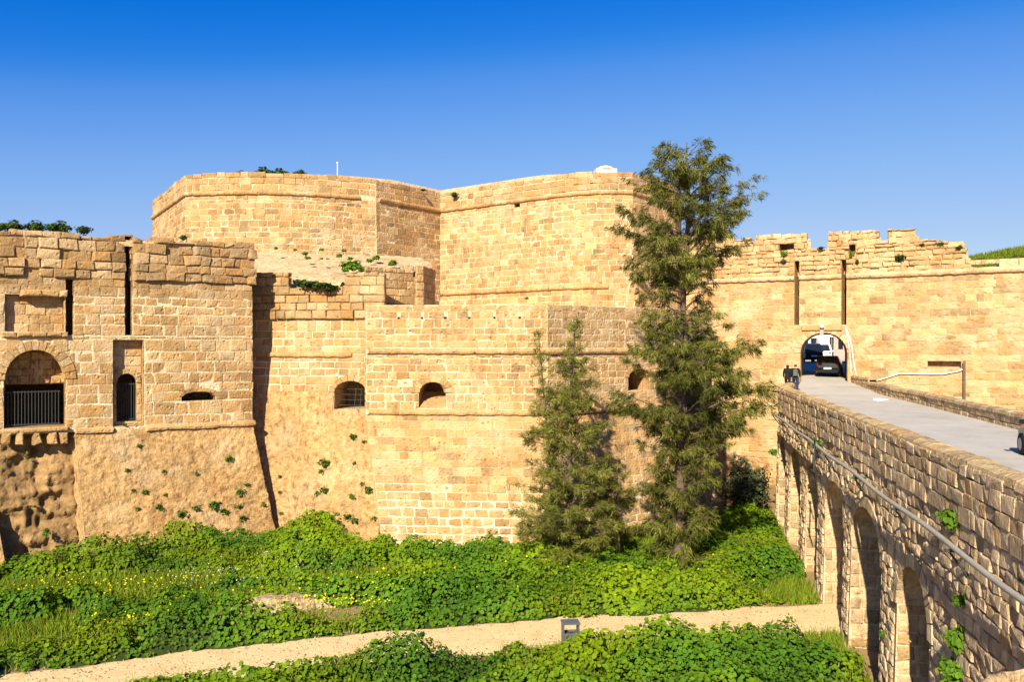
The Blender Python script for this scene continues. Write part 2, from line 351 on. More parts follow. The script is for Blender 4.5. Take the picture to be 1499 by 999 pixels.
def voussoirs(W, op, w, n, parent, base=STONE, d=0.03, m=None, frm=0.0, to=math.pi):
    k, u0, u1, z0, zs, zt = op; c = (u0+u1)/2; h = (u1-u0)/2; r = zt-zs; sg = W.seg(c)
    for i in range(n):
        a0 = frm+(to-frm)*i/n+0.012; a1 = frm+(to-frm)*(i+1)/n-0.012; ww = w*random.uniform(0.9, 1.15)
        Q = [(c+(h-0.01)*math.cos(a0), zs+(r-0.01)*math.sin(a0)), (c+(h+ww)*math.cos(a0), zs+(r+ww)*math.sin(a0)), (c+(h+ww)*math.cos(a1), zs+(r+ww)*math.sin(a1)), (c+(h-0.01)*math.cos(a1), zs+(r-0.01)*math.sin(a1))]
        dd = d+random.uniform(0, 0.02)
        V = [W.pt(u, z, -0.15, sg) for u, z in Q]+[W.pt(u, z, dd, sg) for u, z in Q]
        raw('arch_stone', V, [(4, 5, 6, 7), (0, 1, 5, 4), (1, 2, 6, 5), (2, 3, 7, 6), (3, 0, 4, 7)], m or M['stone'], parent, [pick(base)]*8)
def cordon(W, u0, u1, z, r, parent, tint, d=0.0, name='string_course', step=0.3, zf=None, m=None, sag=0.02):
    """half round moulding following the wall"""
    mb = MB(); us = list(np.arange(u0, u1, step))+[u1]
    for c in W.cum[1:-1]:
        if u0 < c < u1: us.append(c)
    us = sorted(us); prof = [(-0.12, -r), (0.3*r, -r), (0.8*r, -0.72*r), (1.05*r, -0.1*r), (0.85*r, 0.6*r), (0.35*r, 0.95*r), (-0.12, r)]
    V = []; k = len(prof); T = []
    for u in us:
        w = 1+random.uniform(-0.12, 0.1); dz = random.uniform(-sag, sag); zz = z if zf is None else zf(u)
        for a, b in prof: V.append(W.pt(u, zz+b*w+dz, d+W.off(z)*0+a*w)); 
        tt = np.array(tint)*random.uniform(0.85, 1.12); T += [tuple(tt)]*k
    Fc = [(i*k+j, (i+1)*k+j, (i+1)*k+j+1, i*k+j+1) for i in range(len(us)-1) for j in range(k-1)]
    Fc += [tuple(range(k)), tuple((len(us)-1)*k+j for j in range(k))[::-1]]
    return raw(name, V, Fc, m or M['stone'], parent, T)
def sheet(W, u0, u1, z0, z1, parent, tint, amp=0.06, sc=0.9, step=0.14, d=0.0, name='rendered_face', fn=None, m=None, tfn=None, ops=()):
    """weathered rendered surface with real relief"""
    U = np.linspace(u0, u1, max(2, int((u1-u0)/step)+1)); Z = np.linspace(z0, z1, max(2, int((z1-z0)/step)+1))
    cuts = [c for c in W.cum[1:-1] if u0 < c < u1]; U = np.array(sorted(list(U)+cuts))
    V = []; T = []
    for z in Z:
        for u in U:
            p = W.pt(u, z, d); q = fbm(p[0], p[1], z, sc, 5)*amp+fbm(p[0]+9, p[1], z, sc*4, 3)*amp*0.45
            if fn: q += fn(u, z)
            V.append(W.pt(u, z, d+q)); k = 1+0.25*fbm(p[0], p[1]+5, z*0.6, 0.5, 4)
            T.append(tuple(np.clip(np.array(tint if tfn is None else tfn(u, z))*k, 0.02, 0.7)))
    n = len(U)
    Fc = np.array([(j*n+i, j*n+i+1, (j+1)*n+i+1, (j+1)*n+i) for j in range(len(Z)-1) for i in range(n-1) if not ops or open_mask(np.array([(U[i]+U[i+1])/2]), (Z[j]+Z[j+1])/2, ops)[0]])
    return raw(name, V, Fc, m or M['rough'], parent, T)
def cap(pts, parent, name='terrace', tint=tuple(PALE), m=None, thick=0.3):
    n = len(pts); V = list(pts)+[(x, y, z-thick) for x, y, z in pts]
    return raw(name, V, [tuple(range(n))]+[(k, n+k, n+(k+1) % n, (k+1) % n) for k in range(n)]+[tuple(range(n, 2*n))[::-1]], m or M['rough'], parent, [tint]*(2*n))
def ranges(W, hard, u0=None, u1=None):
    """(ua, ub, seg) runs broken at hard corners; seg None where the run follows soft bends"""
    u0 = 0 if u0 is None else u0; u1 = W.L if u1 is None else u1
    br = [u0]+[W.cum[i] for i in hard if u0 < W.cum[i] < u1]+[u1]
    return [(a, b, None) for a, b in zip(br[:-1], br[1:])]

# ================================================================== GROUND
def S(name, V, Fc, m, t=None): return tag(raw(name, V, Fc, m, None, t), kind='structure')
S('ground', [(-700, -300, 0), (700, -300, 0), (700, 1500, 0), (-700, 1500, 0)], [(0, 1, 2, 3)], M['soil'])
PC = [(26, 33.0), (17, 31.0), (12, 30.0), (7, 29.1), (2, 28.4), (-3.4, 27.2), (-9.6, 25.4), (-14.5, 23.4), (-20, 20)]
def dens(pts, n):
    o = []
    for (a, b) in zip(pts[:-1], pts[1:]):
        for k in range(n): o.append((a[0]+(b[0]-a[0])*k/n, a[1]+(b[1]-a[1])*k/n))
    return o+[pts[-1]]
PD = dens(PC, 6); V = []
for i, (x, y) in enumerate(PD):
    a = PD[max(0, i-1)]; b = PD[min(len(PD)-1, i+1)]; d = np.array((b[0]-a[0], b[1]-a[1])); d /= np.hypot(*d); n = np.array((d[1], -d[0]))
    w1 = 1.6+0.3*fbm(x, y, 0, 0.5); w2 = 1.6+0.3*fbm(x, y, 7, 0.5)
    for k in np.linspace(-1, 1, 9): 
        w = w1 if k < 0 else w2; V.append((x+n[0]*k*w, y+n[1]*k*w, 0.012+0.03*(1-k*k)+0.02*fbm(x+k, y, 0, 1.5)*(1-k*k)))
S('path', V, [(i*9+k, i*9+k+1, (i+1)*9+k+1, (i+1)*9+k) for i in range(len(PD)-1) for k in range(8)], M['path'])
PDn = np.array(PD)
def path_dist(X, Y):
    best = np.full(X.shape, 1e9)
    for i in range(0, len(PDn)-1):
        a = PDn[i]; b = PDn[i+1]; d = b-a; t = np.clip(((X-a[0])*d[0]+(Y-a[1])*d[1])/(d@d), 0, 1)
        best = np.minimum(best, np.hypot(X-(a[0]+t*d[0]), Y-(a[1]+t*d[1])))
    return best

# ================================================================== LEFT GATE TOWER
R = np.array((-13.3, 42.0)); dirL = np.array((0.8677, 0.4972))
L0 = R-dirL*15; Bk = R+np.array((-0.4972, 0.8677))*6
ZS = 5.97
def t_off(z): return 0.0 if z >= ZS else (ZS-z)*0.17
TW = Wall([tuple(L0), tuple(R), tuple(Bk)], t_off)
tower = thing('gate_tower', (R[0]-3, R[1]-1, 0), 'weathered sandstone gate tower with vertical drawbridge slots and a small barred door', 'tower')
ub = TW.px(110, 630)[0]                                   # left edge of the battered base
slot1 = prect(TW, 184, 346, 193, 492); slot2 = prect(TW, 97, 409, 107, 491)
panel = prect(TW, 8, 432, 94, 487)
drec = prect(TW, 166, 497, 210, 624)
gate_op = parch(TW, 6, 512, 95, 626, 556)
gun = parch(TW, 266, 573, 315, 587, 580)
ops = [slot1, slot2, panel, drec, gate_op, gun]
ztop = 15.2
def ttop(U): return ztop+0.05*np.sin(U*3.1)-0.12*(np.sin(U*1.7+1) > 0.8)
us1 = TW.px(193, 412)[0]; ua = TW.px(107, 412)[0]
def tdb(u, z):
    if u > TW.cum[1]: return 0
    lim = 13.1+0.1*math.sin(u*5)
    if z > lim: return 0.16 if (u > us1 or u < ua) else 0.06
    return 0.0
def tbase(u, z):
    if z > 12.3: return (STONE*0.35+GREYED*0.35+OCHRE*0.25)*0.92
    return STONE*0.97
def tmiss(u, z): return 0.12 if 12.4 < z < 13.6 else 0.05 if z > 13.6 and u < TW.cum[1] else 0.012
bl = lay(TW, ranges(TW, [1]), ZS+0.15, 13.1, (0.40, 0.54), (0.45, 1.0), ops, ttop, gap=0.026, proud=(-0.006, 0.022), jit=0.026, cham=0.016, bfn=tbase, dbase=tdb, miss_fn=tmiss, grow=0.0)
bl += lay(TW, ranges(TW, [1]), 13.1, ztop, (0.38, 0.5), (0.4, 1.0), ops, ttop, gap=0.012, proud=(-0.07, 0.08), jit=0.045, cham=0.04, back=0.25, bfn=tbase, dbase=tdb, miss_fn=tmiss)
emit(bl, tower, M['stone'])
backing(TW, 12.35, ztop-0.15, tower, tuple(STONE*0.78), [slot1, slot2, panel, drec, gate_op, gun], None, d=-0.008, step=0.07)
backing(TW, ZS-0.02, 12.35, tower, MORT, [slot1, slot2, panel, drec, gate_op, gun], None, d=-0.008, step=0.07)
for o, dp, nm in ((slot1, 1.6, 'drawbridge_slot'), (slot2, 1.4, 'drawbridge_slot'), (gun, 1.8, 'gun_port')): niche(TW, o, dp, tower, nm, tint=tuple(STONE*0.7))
voussoirs(TW, gun, 0.2, 5, tower, d=0.03)
# recessed panel with its own stones, heavy sill and lintel
def inset(W, op, depth, parent, ops2=(), base=STONE, rowh=(0.35, 0.5), lens=(0.4, 0.8), d0=-0.04):
    sg = W.seg((op[1]+op[2])/2); nv = W.n[sg]
    IW = Wall([W.P[sg]-nv*depth, W.P[sg+1]-nv*depth]); sh = W.cum[sg]
    op2 = [(k, a-sh, b-sh, c, d, e) for k, a, b, c, d, e in ops2]
    niche(W, op, depth, parent, 'recess', back=False, tint=tuple(np.array(base)*0.95))
    emit(lay(IW, [(op[1]-sh, op[2]-sh, 0)], op[3], op[5], rowh, lens, op2, None, proud=(0.0, 0.03), jit=0.015, base=base), parent, M['stone'], 40)
    backing(IW, op[3], op[5], parent, tuple(PALE), op2, None, u0=op[1]-sh-0.1, u1=op[2]-sh+0.1, d=-0.02, step=0.06)
    return IW, sh, op2
inset(TW, panel, 0.35, tower, base=STONE*1.02)
mb = MB()
for (x0, y0, x1, y1, d) in ((30, 425, 96, 434, 0.22), (2, 486, 97, 493, 0.2)):
    o = prect(TW, x0, y0, x1, y1); u = o[1]
    while u < o[2]-0.1:
        l = min(random.uniform(0.4, 0.8), o[2]-u); q = random.uniform(0.8, 1.1)
        v, f, t = block(TW, 0, u, u+l-0.02, o[3], o[5], d*q, 0.03, 0.04, 0.1, pick(STONE*0.9)); raw('ledge_stone', v, f, M['stone'], tower, [t]*len(v)); u += l
door_op = parch(TW, 172, 547, 201, 619, 561)
IW, sh, dop = inset(TW, drec, 0.5, tower, [door_op])
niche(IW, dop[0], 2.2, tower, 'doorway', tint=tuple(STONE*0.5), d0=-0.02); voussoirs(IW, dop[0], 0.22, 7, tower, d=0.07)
# barred gates
def railing(W, u0, u1, z0, z1, d, n, parent, name='bar', r=0.018):
    for k in range(n):
        u = u0+(u1-u0)*(k+0.5)/n; MB().tube([W.pt(u, z0, d), W.pt(u, z1, d)], r, 6, (0.2, 0.2, 0.2)).build(name, M['iron'], parent)
    for z in (z0+0.06, z1-0.05): MB().tube([W.pt(u0, z, d), W.pt(u1, z, d)], r*1.3, 6).build('rail', M['iron'], parent)
p = IW.pt((dop[0][1]+dop[0][2])/2, dop[0][3])
g = thing('iron_gate', p, 'narrow iron bar gate in the arched doorway of the gate tower', 'gate')
railing(IW, dop[0][1]+0.03, dop[0][2]-0.03, dop[0][3]+0.03, TW.px(187, 562)[1], -0.2, 7, g)
# wide arched gateway: stones behind, dark passage below, railing
k, u0, u1, z0, zs, zt = gate_op
niche(TW, gate_op, 1.1, tower, 'gateway_recess', back=False, tint=tuple(STONE*0.9)); voussoirs(TW, gate_op, 0.42, 15, tower, base=STONE*0.85, d=0.05)
nv = TW.n[0]; IW2 = Wall([TW.P[0]-nv*1.1, TW.P[1]-nv*1.1]); pas = rect(u0-0.5, u1+0.1, z0-0.1, z0+1.95)
emit(lay(IW2, [(u0-0.6, u1+0.6, 0)], z0, zt+0.4, (0.28, 0.4), (0.3, 0.6), [pas], None, jit=0.03, proud=(0, 0.07), base=STONE*1.05), tower, M['rough'], 60)
backing(IW2, z0, zt+0.5, tower, tuple(STONE*0.9), [pas], None, u0=u0-0.7, u1=u1+0.7)
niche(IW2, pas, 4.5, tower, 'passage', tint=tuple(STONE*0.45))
g = thing('iron_railing', TW.pt((u0+u1)/2, z0), 'dark iron railing across the wide arched gateway of the tower', 'railing')
railing(TW, u0+0.03, u1-0.03, z0+0.05, TW.px(50, 573)[1], -0.35, 17, g)
# corbel stumps and sill under the gateway
o = prect(TW, -20, 627, 97, 634); v, f, t = block(TW, 0, o[1], o[2], o[3], o[5], 0.22, 0.02, 0.05, 0.1, tuple(STONE)); raw('sill', v, f, M['stone'], tower, [t]*len(v))
for x in (8, 28, 52, 74, 90):
    o = prect(TW, x-5, 634, x+5, 650); v, f, t = block(TW, 0, o[1], o[2], o[3], o[5], 0.25, 0.05, 0.06, 0.1, pick(STONE*0.9)); raw('corbel', v, f, M['stone'], tower, [t]*len(v))
# battered base: render over rubble
def tb(u, z): return 0.05 if u > ub else 0.0
sheet(TW, ub, TW.cum[1], -0.2, ZS+0.05, tower, STONE*1.02, amp=0.06, sc=2.4, step=0.09, d=0.0)
def rock(u, z): return -0.45+0.17*fbm(u, 0, z*0.7, 0.8, 6)+0.14*fbm(u*0.35, 2, z*2.2, 1.0, 4)+0.12*fbm(u*1.5, 4, z*0.4, 2.0, 4)-0.4*max(0, fbm(u, 3, z*0.5, 1.5, 3)-0.2)-0.25*(max(0, 4.5-z)/4.5)
sheet(TW, 0, ub, -0.2, ZS+0.1, tower, STONE*0.70, amp=0.16, sc=1.6, step=0.1, fn=rock, name='eroded_rock_face', m=M['rock'])
raw('base_return', [TW.pt(ub, z, d) for z in (-0.2, ZS) for d in (0.0, -1.2)], [(0, 1, 3, 2)], M['rough'], tower, [tuple(STONE)]*4)
sheet(TW, TW.cum[1], TW.L, -0.2, ZS+0.1, tower, STONE*0.9, amp=0.05, step=0.3, name='side_face')
cordon(TW, ub, TW.px(163, 630)[0], ZS+0.02, 0.15, tower, STONE*1.05)
cordon(TW, TW.px(212, 628)[0], TW.cum[1]+1.5, ZS+0.02, 0.16, tower, STONE*1.05)
mid = (R+L0)/2
cap([(L0[0], L0[1], 15.0), (R[0], R[1], 15.0), (Bk[0], Bk[1], 15.25), (-28.5, 41.0, 15.75)], tower, 'roof_terrace', tuple(PALE*1.1))
# buttress at the frame's left edge that throws the shadow on the rock
bt = thing('buttress', (-23.6, 34.6, 0), 'sloping stone buttress at the foot of the rock face beside the tower', 'buttress')
bu = TW.px(-6, 800)[0]
raw('rendered_core', [TW.pt(bu, 0, 1.0), TW.pt(bu, 0, -0.5), TW.pt(bu-1.6, 0, -0.5), TW.pt(bu-1.6, 0, 1.0), TW.pt(bu-0.15, 4.3, -0.9), TW.pt(bu-0.15, 4.3, -1.6), TW.pt(bu-1.4, 4.3, -1.6), TW.pt(bu-1.4, 4.3, -0.9)],
    [(0, 1, 5, 4), (1, 2, 6, 5), (2, 3, 7, 6), (3, 0, 4, 7), (4, 5, 6, 7)], M['rough'], bt, [tuple(STONE*0.8)]*8)

# ================================================================== RECESSED CURTAIN between tower and round bastion
def c_off(z): return 0.0 if z > 10 else ((10-z)*0.16 if z > 5.5 else 0.72+(5.5-z)*0.13)
CW = Wall([(-17.0, 44.15), (-6.6, 42.95)], c_off)
curt = thing('curtain_wall', (-10.5, 43, 0), 'recessed wall between the gate tower and the cannon bastion, half in shadow', 'wall')
emb1 = parch(CW, 493, 557, 540, 599, 574)
def ctop(U):
    x0 = CW.px(395, 400)[0]; a = CW.px(425, 400)[0]; b = CW.px(505, 400)[0]
    return np.where(U < a, 13.85, np.where(U < b, 13.05+0.25*np.sin(U*4)*0.3, 13.7))
def cdb(u, z): return 0.15 if z > 11.36 else 0
bl = lay(CW, [(0, CW.L, 0)], 7.5, 11.3, (0.34, 0.46), (0.4, 0.9), [emb1], ctop, gap=0.022, proud=(-0.008, 0.03), jit=0.02, dbase=cdb, grow=0.0, miss_fn=lambda u, z: 0.25 if u > CW.L-0.9 and z > 8.8 else 0.015)
bl += lay(CW, [(0, CW.L, 0)], 11.36, 13.9, (0.38, 0.5), (0.45, 1.0), [emb1], ctop, gap=0.012, proud=(0, 0.06), jit=0.025, cham=0.04, back=0.25, dbase=cdb, base=STONE*0.92)
emit(bl, curt, M['stone'])
backing(CW, 7.3, 11.3, curt, MORT, [emb1], ctop, d=-0.012, step=0.07)
backing(CW, 11.3, 13.7, curt, tuple(STONE*0.8), [], lambda U: ctop(U)-0.2, d=0.04, step=0.1)
sheet(CW, 0, CW.L, -0.2, 7.55, curt, STONE*1.03, amp=0.055, sc=2.2, step=0.09, d=0.02, ops=[emb1])
niche(CW, emb1, 3.6, curt, 'embrasure', tint=tuple(PALE), vec=(0.0, 1.0)); voussoirs(CW, emb1, 0.28, 9, curt, d=0.05)
cordon(CW, 0.5, CW.px(516, 519)[0], 9.47, 0.14, curt, STONE*1.0)
g = thing('window_grille', CW.pt((emb1[1]+emb1[2])/2, emb1[3], -0.5), 'bent iron grille standing in the arched embrasure of the recessed wall', 'grille')
for k in range(4):
    z = emb1[3]+0.2+0.28*k; MB().tube([CW.pt(emb1[1]+0.0, z, -0.55), CW.pt(emb1[2]-0.35, z-0.02, -0.55)], 0.016, 6).build('bar', M['iron'], g)
for k in range(2): MB().tube([CW.pt(emb1[1]+0.95+0.3*k, emb1[3]+0.02, -0.55), CW.pt(emb1[1]+1.0+0.3*k, emb1[5]-0.2, -0.55)], 0.016, 6).build('bar', M['iron'], g)
# rubble roof slope behind the curtain
V = []; n1, n2 = 60, 30
for j in range(n2):
    for i in range(n1):
        s = i/(n1-1); t = j/(n2-1); xr = float(np.interp(t, [0, 0.4, 1], [-5.05, -4.75, -6.0])); x = -17+(xr+17)*s; yf = 43.85 if x < -8.6 else 43.55+(x+8.7)*0.712+0.12; y = yf+t*(53.4-yf); zf = 12.95+0.35*min(1, t*6) if x < -9.2 else float(np.interp(x, [-9.2, -8.0, -5], [13.3, 13.75, 14.15])); z = zf+t*(16.05-0.35*s-zf)
        V.append((x, y, z+0.10*fbm(x, y, 0, 0.9, 5)+0.05*fbm(x, y, 4, 3, 3)))
raw('rubble_roof', V, np.array([(j*n1+i, j*n1+i+1, (j+1)*n1+i+1, (j+1)*n1+i) for j in range(n2-1) for i in range(n1-1)]), M['rough'], curt, [tuple(PALE*1.05)]*len(V))
# ramp parapet standing above the bastion terrace
RW = Wall([(-8.7, 43.35), (-4.98, 46.0), (-4.55, 48.6)])
ramp = thing('ramp_parapet', (-7, 45, 11.2), 'short broken parapet wall with a square end pier above the cannon bastion', 'wall')
gapr = prect(RW, 606.5, 380, 608.5, 446)
def rtop(U): return np.where(U < 1.0, 13.8, np.where(U < 3.3, 14.2, 14.45))
emit(lay(RW, ranges(RW, [1]), 11.2, 14.5, (0.38, 0.5), (0.4, 0.9), [gapr], rtop, proud=(0, 0.05), jit=0.02, base=STONE*0.98, gap=0.012), ramp, M['stone'], 120)
backing(RW, 11.2, 14.4, ramp, tuple(STONE), [gapr], rtop, step=0.1)
cap([RW.pt(3.8, 14.38, -0.02), RW.pt(RW.cum[1], 14.38, -0.02), RW.pt(RW.L, 14.38, -0.02), (-6.0, 48.4, 14.3)], ramp, 'pier_top', tuple(PALE))

# ================================================================== CANNON BASTION (middle)
def b_off(z): return 0.0 if z > 6.6 else (6.6-z)*0.14
BW = Wall([(-7.35, 44.5), (-7.35, 41.3), (1.75, 40.6), (11.6, 47.6), (13.0, 58)], b_off)
BW.m[0] = BW.m[1] = np.array((1.07, -1.0))                # the foot runs into the slope of the recessed wall
bas = thing('cannon_bastion', (0, 42, 0), 'low broad stone bastion with battered foot, rounded mouldings and arched cannon embrasures', 'bastion')
emb2 = parch(BW, 613, 559, 653, 598, 575, 1)
emb3 = parch(BW, 920, 540, 950, 572, 552, 2)
holes = [rect(u-0.05, u+0.05, 11.3, 11.42) for u in [BW.px(x, 455, 1)[0] for x in (584, 618, 652, 687, 724, 761)]]
ops = [emb2, emb3]+holes
def btop(U): return np.where(U < BW.cum[2], 12.02, 12.05)+0.02*np.sin(U*7)
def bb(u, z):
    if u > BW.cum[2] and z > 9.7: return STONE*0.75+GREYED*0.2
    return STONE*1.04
hb = ranges(BW, [1, 2, 3])
bl = lay(BW, hb, 6.75, 9.5, (0.30, 0.40), (0.35, 0.75), ops, None, gap=0.02, proud=(-0.004, 0.012), jit=0.02, cham=0.01, bfn=bb)
bl += lay(BW, hb, 9.85, 12.0, (0.30, 0.40), (0.35, 0.75), ops, None, gap=0.018, proud=(-0.004, 0.014), jit=0.02, cham=0.01, bfn=bb)
bl += lay(BW, hb, 3.1, 6.5, (0.34, 0.42), (0.45, 1.1), (), None, gap=0.006, proud=(0, 0.012), jit=0.005, cham=0.012, base=STONE*1.05, spread=0.2)
bl += lay(BW, hb, 2.3, 3.1, (0.34, 0.42), (0.4, 0.95), (), None, gap=0.022, proud=(-0.004, 0.015), jit=0.024, cham=0.014, base=STONE*1.02, spread=0.2)
bl += lay(BW, hb, -0.1, 2.3, (0.36, 0.44), (0.35, 0.85), (), None, gap=0.030, proud=(-0.004, 0.02), jit=0.032, cham=0.02, base=STONE*0.98, spread=0.2)
emit(bl, bas, M['stone'])
backing(BW, 2.3, 12.0, bas, MORT, ops, None, d=-0.006, step=0.06)
backing(BW, -0.2, 2.3, bas, (0.70, 0.565, 0.38), (), None, d=-0.008, step=0.3)
niche(BW, emb2, 2.2, bas, 'embrasure', tint=tuple(STONE), vec=(0.1, 0.99)); voussoirs(BW, emb2, 0.3, 9, bas)
niche(BW, emb3, 2.0, bas, 'embrasure', tint=tuple(STONE)); voussoirs(BW, emb3, 0.3, 9, bas)
_o = outline(emb2); sgm = 1
zb = emb2[3]; a_, b_ = BW.pt(emb2[1], zb, -0.03), BW.pt(emb2[2], zb, -0.03)
raw('sloped_sill', [a_, b_, (b_[0]+0.15, b_[1]+1.5, zb+0.75), (a_[0]+0.15, a_[1]+1.5, zb+0.75)], [(0, 1, 2, 3)], M['stone'], bas, [tuple(STONE*1.0)]*4)
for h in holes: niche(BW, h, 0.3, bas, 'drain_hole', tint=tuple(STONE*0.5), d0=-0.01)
cordon(BW, 0.5, BW.L-0.2, 9.67, 0.15, bas, STONE*1.08)
cordon(BW, 0.5, BW.L-0.2, 6.62, 0.15, bas, STONE*1.05)
cap([BW.pt(0, 11.95), BW.pt(BW.cum[1], 11.95), BW.pt(BW.cum[2], 11.95), BW.pt(BW.cum[3], 11.95), BW.pt(BW.L, 11.95), (13, 63, 11.95), (-5, 62, 11.95)], bas, 'terrace', tuple(PALE))

# ================================================================== GREAT UPPER BASTION
def soft(a, b, c, n=5):
    return [((1-t)**2*a[0]+2*t*(1-t)*b[0]+t*t*c[0], (1-t)**2*a[1]+2*t*(1-t)*b[1]+t*t*c[1]) for t in np.linspace(0, 1, n)]
A_, B_, C_, D_, E_, F_ = (-28.7, 65.5), (-21.9, 55.1), (-15.5, 54.4), (-9.46, 56.9), (-5.4, 62.0), (5.6, 53.9)
G1, G2, G3 = (8.3, 54.6), (11.6, 58.6), (13.2, 64.0)
pts = [A_, B_]+soft((-18, 54.55), C_, (-12.4, 55.5), 5)+[D_, E_]+soft((3.4, 55.4), F_, (8.0, 54.5), 5)+[G2, G3]
UW = Wall(pts, lambda z: (20.2-z)*0.035 if z < 20.2 else 0.0)
iD = pts.index(D_); iE = pts.index(E_)
up = thing('upper_bastion', (-8, 62, 8), 'great many-sided sandstone bastion rising behind the lower works against the sky', 'bastion')
hard = [1, iD, iE, len(pts)-2]
uE = UW.cum[iE]; uD = UW.cum[iD]
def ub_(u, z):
    if uD < u < uE: return STONE*0.85  # receding facet: its shade is put into the stone tint
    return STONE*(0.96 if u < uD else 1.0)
slot_u = rect(UW.px(757, 300, iE)[0]-0.25, UW.px(757, 300, iE)[0]+0.25, 19.7, 19.95)
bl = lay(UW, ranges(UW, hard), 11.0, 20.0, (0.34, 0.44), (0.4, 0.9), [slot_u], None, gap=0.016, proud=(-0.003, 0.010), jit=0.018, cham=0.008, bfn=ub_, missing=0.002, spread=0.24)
def utop(U): return 21.5+0.05*np.sin(U*0.9)+0.03*np.sin(U*2.3)
bl += lay(UW, ranges(UW, hard), 20.3, 21.7, (0.40, 0.55), (0.5, 1.2), [], utop, gap=0.012, proud=(0, 0.05), jit=0.02, bfn=lambda u, z: STONE*0.98)
emit(bl, up, M['stone'])
backing(UW, 8, 21.3, up, MORT, [slot_u], None, d=-0.005, step=0.15)
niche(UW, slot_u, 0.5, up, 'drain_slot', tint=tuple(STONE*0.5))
cordon(UW, 0, UW.px(526, 287, iD-1)[0], 20.15, 0.17, up, STONE*1.0); cordon(UW, uD+0.3, uE+9.5, 20.15, 0.17, up, STONE*1.0); cordon(UW, uE+9.5, UW.L, 20.12, 0.14, up, STONE*1.0)
cordon(UW, uE-0.1, UW.px(887, 419, iE+1)[0], 13.85, 0.18, up, STONE*1.06)
ctr = (-6, 70); inner = [(p[0]*0.80+ctr[0]*0.20, p[1]*0.80+ctr[1]*0.20, 22.0) for p in pts]
V = [UW.pt(UW.cum[i], 21.25, -0.05) for i in range(len(pts)-1)]+[UW.pt(UW.L, 21.25, -0.05)]; n = len(V)
raw('parapet_slope', V+inner, [(i, i+1, n+i+1, n+i) for i in range(n-1)]+[tuple(range(n, 2*n))], M['rough'], up, [tuple(PALE*1.05)]*(2*n))
# little whitewashed lantern house on top and a mast
p = Wp(886, 259, 57.0)
lh = thing('stone_lantern', p, 'small pale domed stone block on top of the upper bastion', 'stone block')
MB().box((-0.72, -0.5, -0.3), (0.72, 0.6, 0.5), R=0.1, o=p).build('block', M['marble'], lh)
MB().lathe((p[0], p[1], p[2]+0.5), [(0.62, 0), (0.56, 0.1), (0.4, 0.2), (0.15, 0.27), (0.02, 0.28)], 10).build('dome', M['marble'], lh)
MB().box((0.78, -0.3, -0.3), (1.02, 0.1, 0.25), R=0.1, o=p).build('side_stone', M['marble'], lh)
p = Wp(494, 254, 59)
mb = MB().tube([(p[0], p[1], p[2]-0.6), (p[0], p[1], p[2]+0.75)], 0.035, 6); mb.lathe((p[0], p[1], p[2]+0.72), [(0.07, 0), (0.08, 0.06), (0.03, 0.12)], 8)
tag(mb.build('mast', M['white']), 'thin white mast standing on the round part of the upper bastion', 'mast')

# ================================================================== TOWN WALL WITH THE LAND GATE
GP0 = np.array((8.0, 65.2)); GP = np.array((21.6, 57.0)); gd = np.array((10.2, -6.1)); gd = gd/np.hypot(*gd)
GW = Wall([tuple(GP-gd*16), tuple(GP+gd*26)], lambda z: max(0, 14.6-z)*0.02)
town = thing('town_wall', (22, 57, 0), 'ruined town wall with broken battlements above an arched road gate', 'wall')
gate = parch(GW, 1172, 487, 1241, 560, 517)
gate = ('a', gate[1], gate[2], 6.9, gate[4], gate[5])
sl1 = prect(GW, 1163, 382, 1170, 476); sl2 = prect(GW, 1232, 380, 1239, 476); win = prect(GW, 1358, 529, 1407, 540)
gpan = prect(GW, 1171, 388, 1231, 488)
hole1 = prect(GW, 1141, 357, 1162, 366); hole2 = prect(GW, 1243, 358, 1252, 368)
ops = [gate, sl1, sl2, win, hole1, hole2]
uu = lambda x: GW.px(x, 400)[0]
prof = [(900, 341), (1060, 345), (1075, 352), (1098, 348), (1105, 358), (1107, 343), (1182, 342), (1183, 364), (1211, 363), (1213, 339), (1287, 337), (1288, 353), (1298, 352), (1299, 335), (1340, 335), (1341, 350), (1410, 351), (1416, 365), (1420, 383), (1424, 391), (1499, 388), (1600, 386)]
pu = [GW.px(x, y)[0] for x, y in prof]; pz = [GW.px(x, y)[1] for x, y in prof]
def gtop(U): return np.interp(U, pu, pz)
def gdb(u, z):
    return 0.12*fbm(u, 0, z, 0.9, 4)+0.02 if z > 14.9 else -0.01 if (gpan[1] < u < gpan[2] and gpan[3] < z) else 0
def gb(u, z):
    return STONE*0.8+PALE*0.28 if z > 14.9 else STONE*0.82+PALE*0.18
bl = lay(GW, [(0, GW.L, 0)], 5.0, 14.55, (0.36, 0.5), (0.45, 1.2), ops, gtop, gap=0.01, proud=(-0.012, 0.012), jit=0.024, cham=0.012, bfn=gb, dbase=gdb, miss_fn=lambda u, z: 0.01+0.25*max(0, fbm(u, 1, z, 0.35, 3)-0.25), spread=0.22)
bl += lay(GW, [(0, GW.L, 0)], 14.9, 18.3, (0.26, 0.42), (0.3, 0.8), ops, gtop, gap=0.014, proud=(-0.05, 0.06), jit=0.045, cham=0.035, back=0.3, bfn=gb, dbase=gdb, miss_fn=lambda u, z: 0.05 if z < 17 else 0.0)
bl += lay(GW, [(0, GW.L, 0)], 0, 5.0, (0.4, 0.5), (0.5, 1.1), ops, gtop, gap=0.012, proud=(0, 0.04), jit=0.02, bfn=gb)
emit(bl, town, M['fissure_shaded'])
backing(GW, 0, 14.9, town, tuple(PALE), ops, None, d=-0.016, step=0.09, m=M['fissure_shaded'])
backing(GW, 14.85, 18.2, town, tuple(PALE*0.9), ops, lambda U: gtop(U)-0.12, d=-0.10, step=0.09, name='rubble_core')
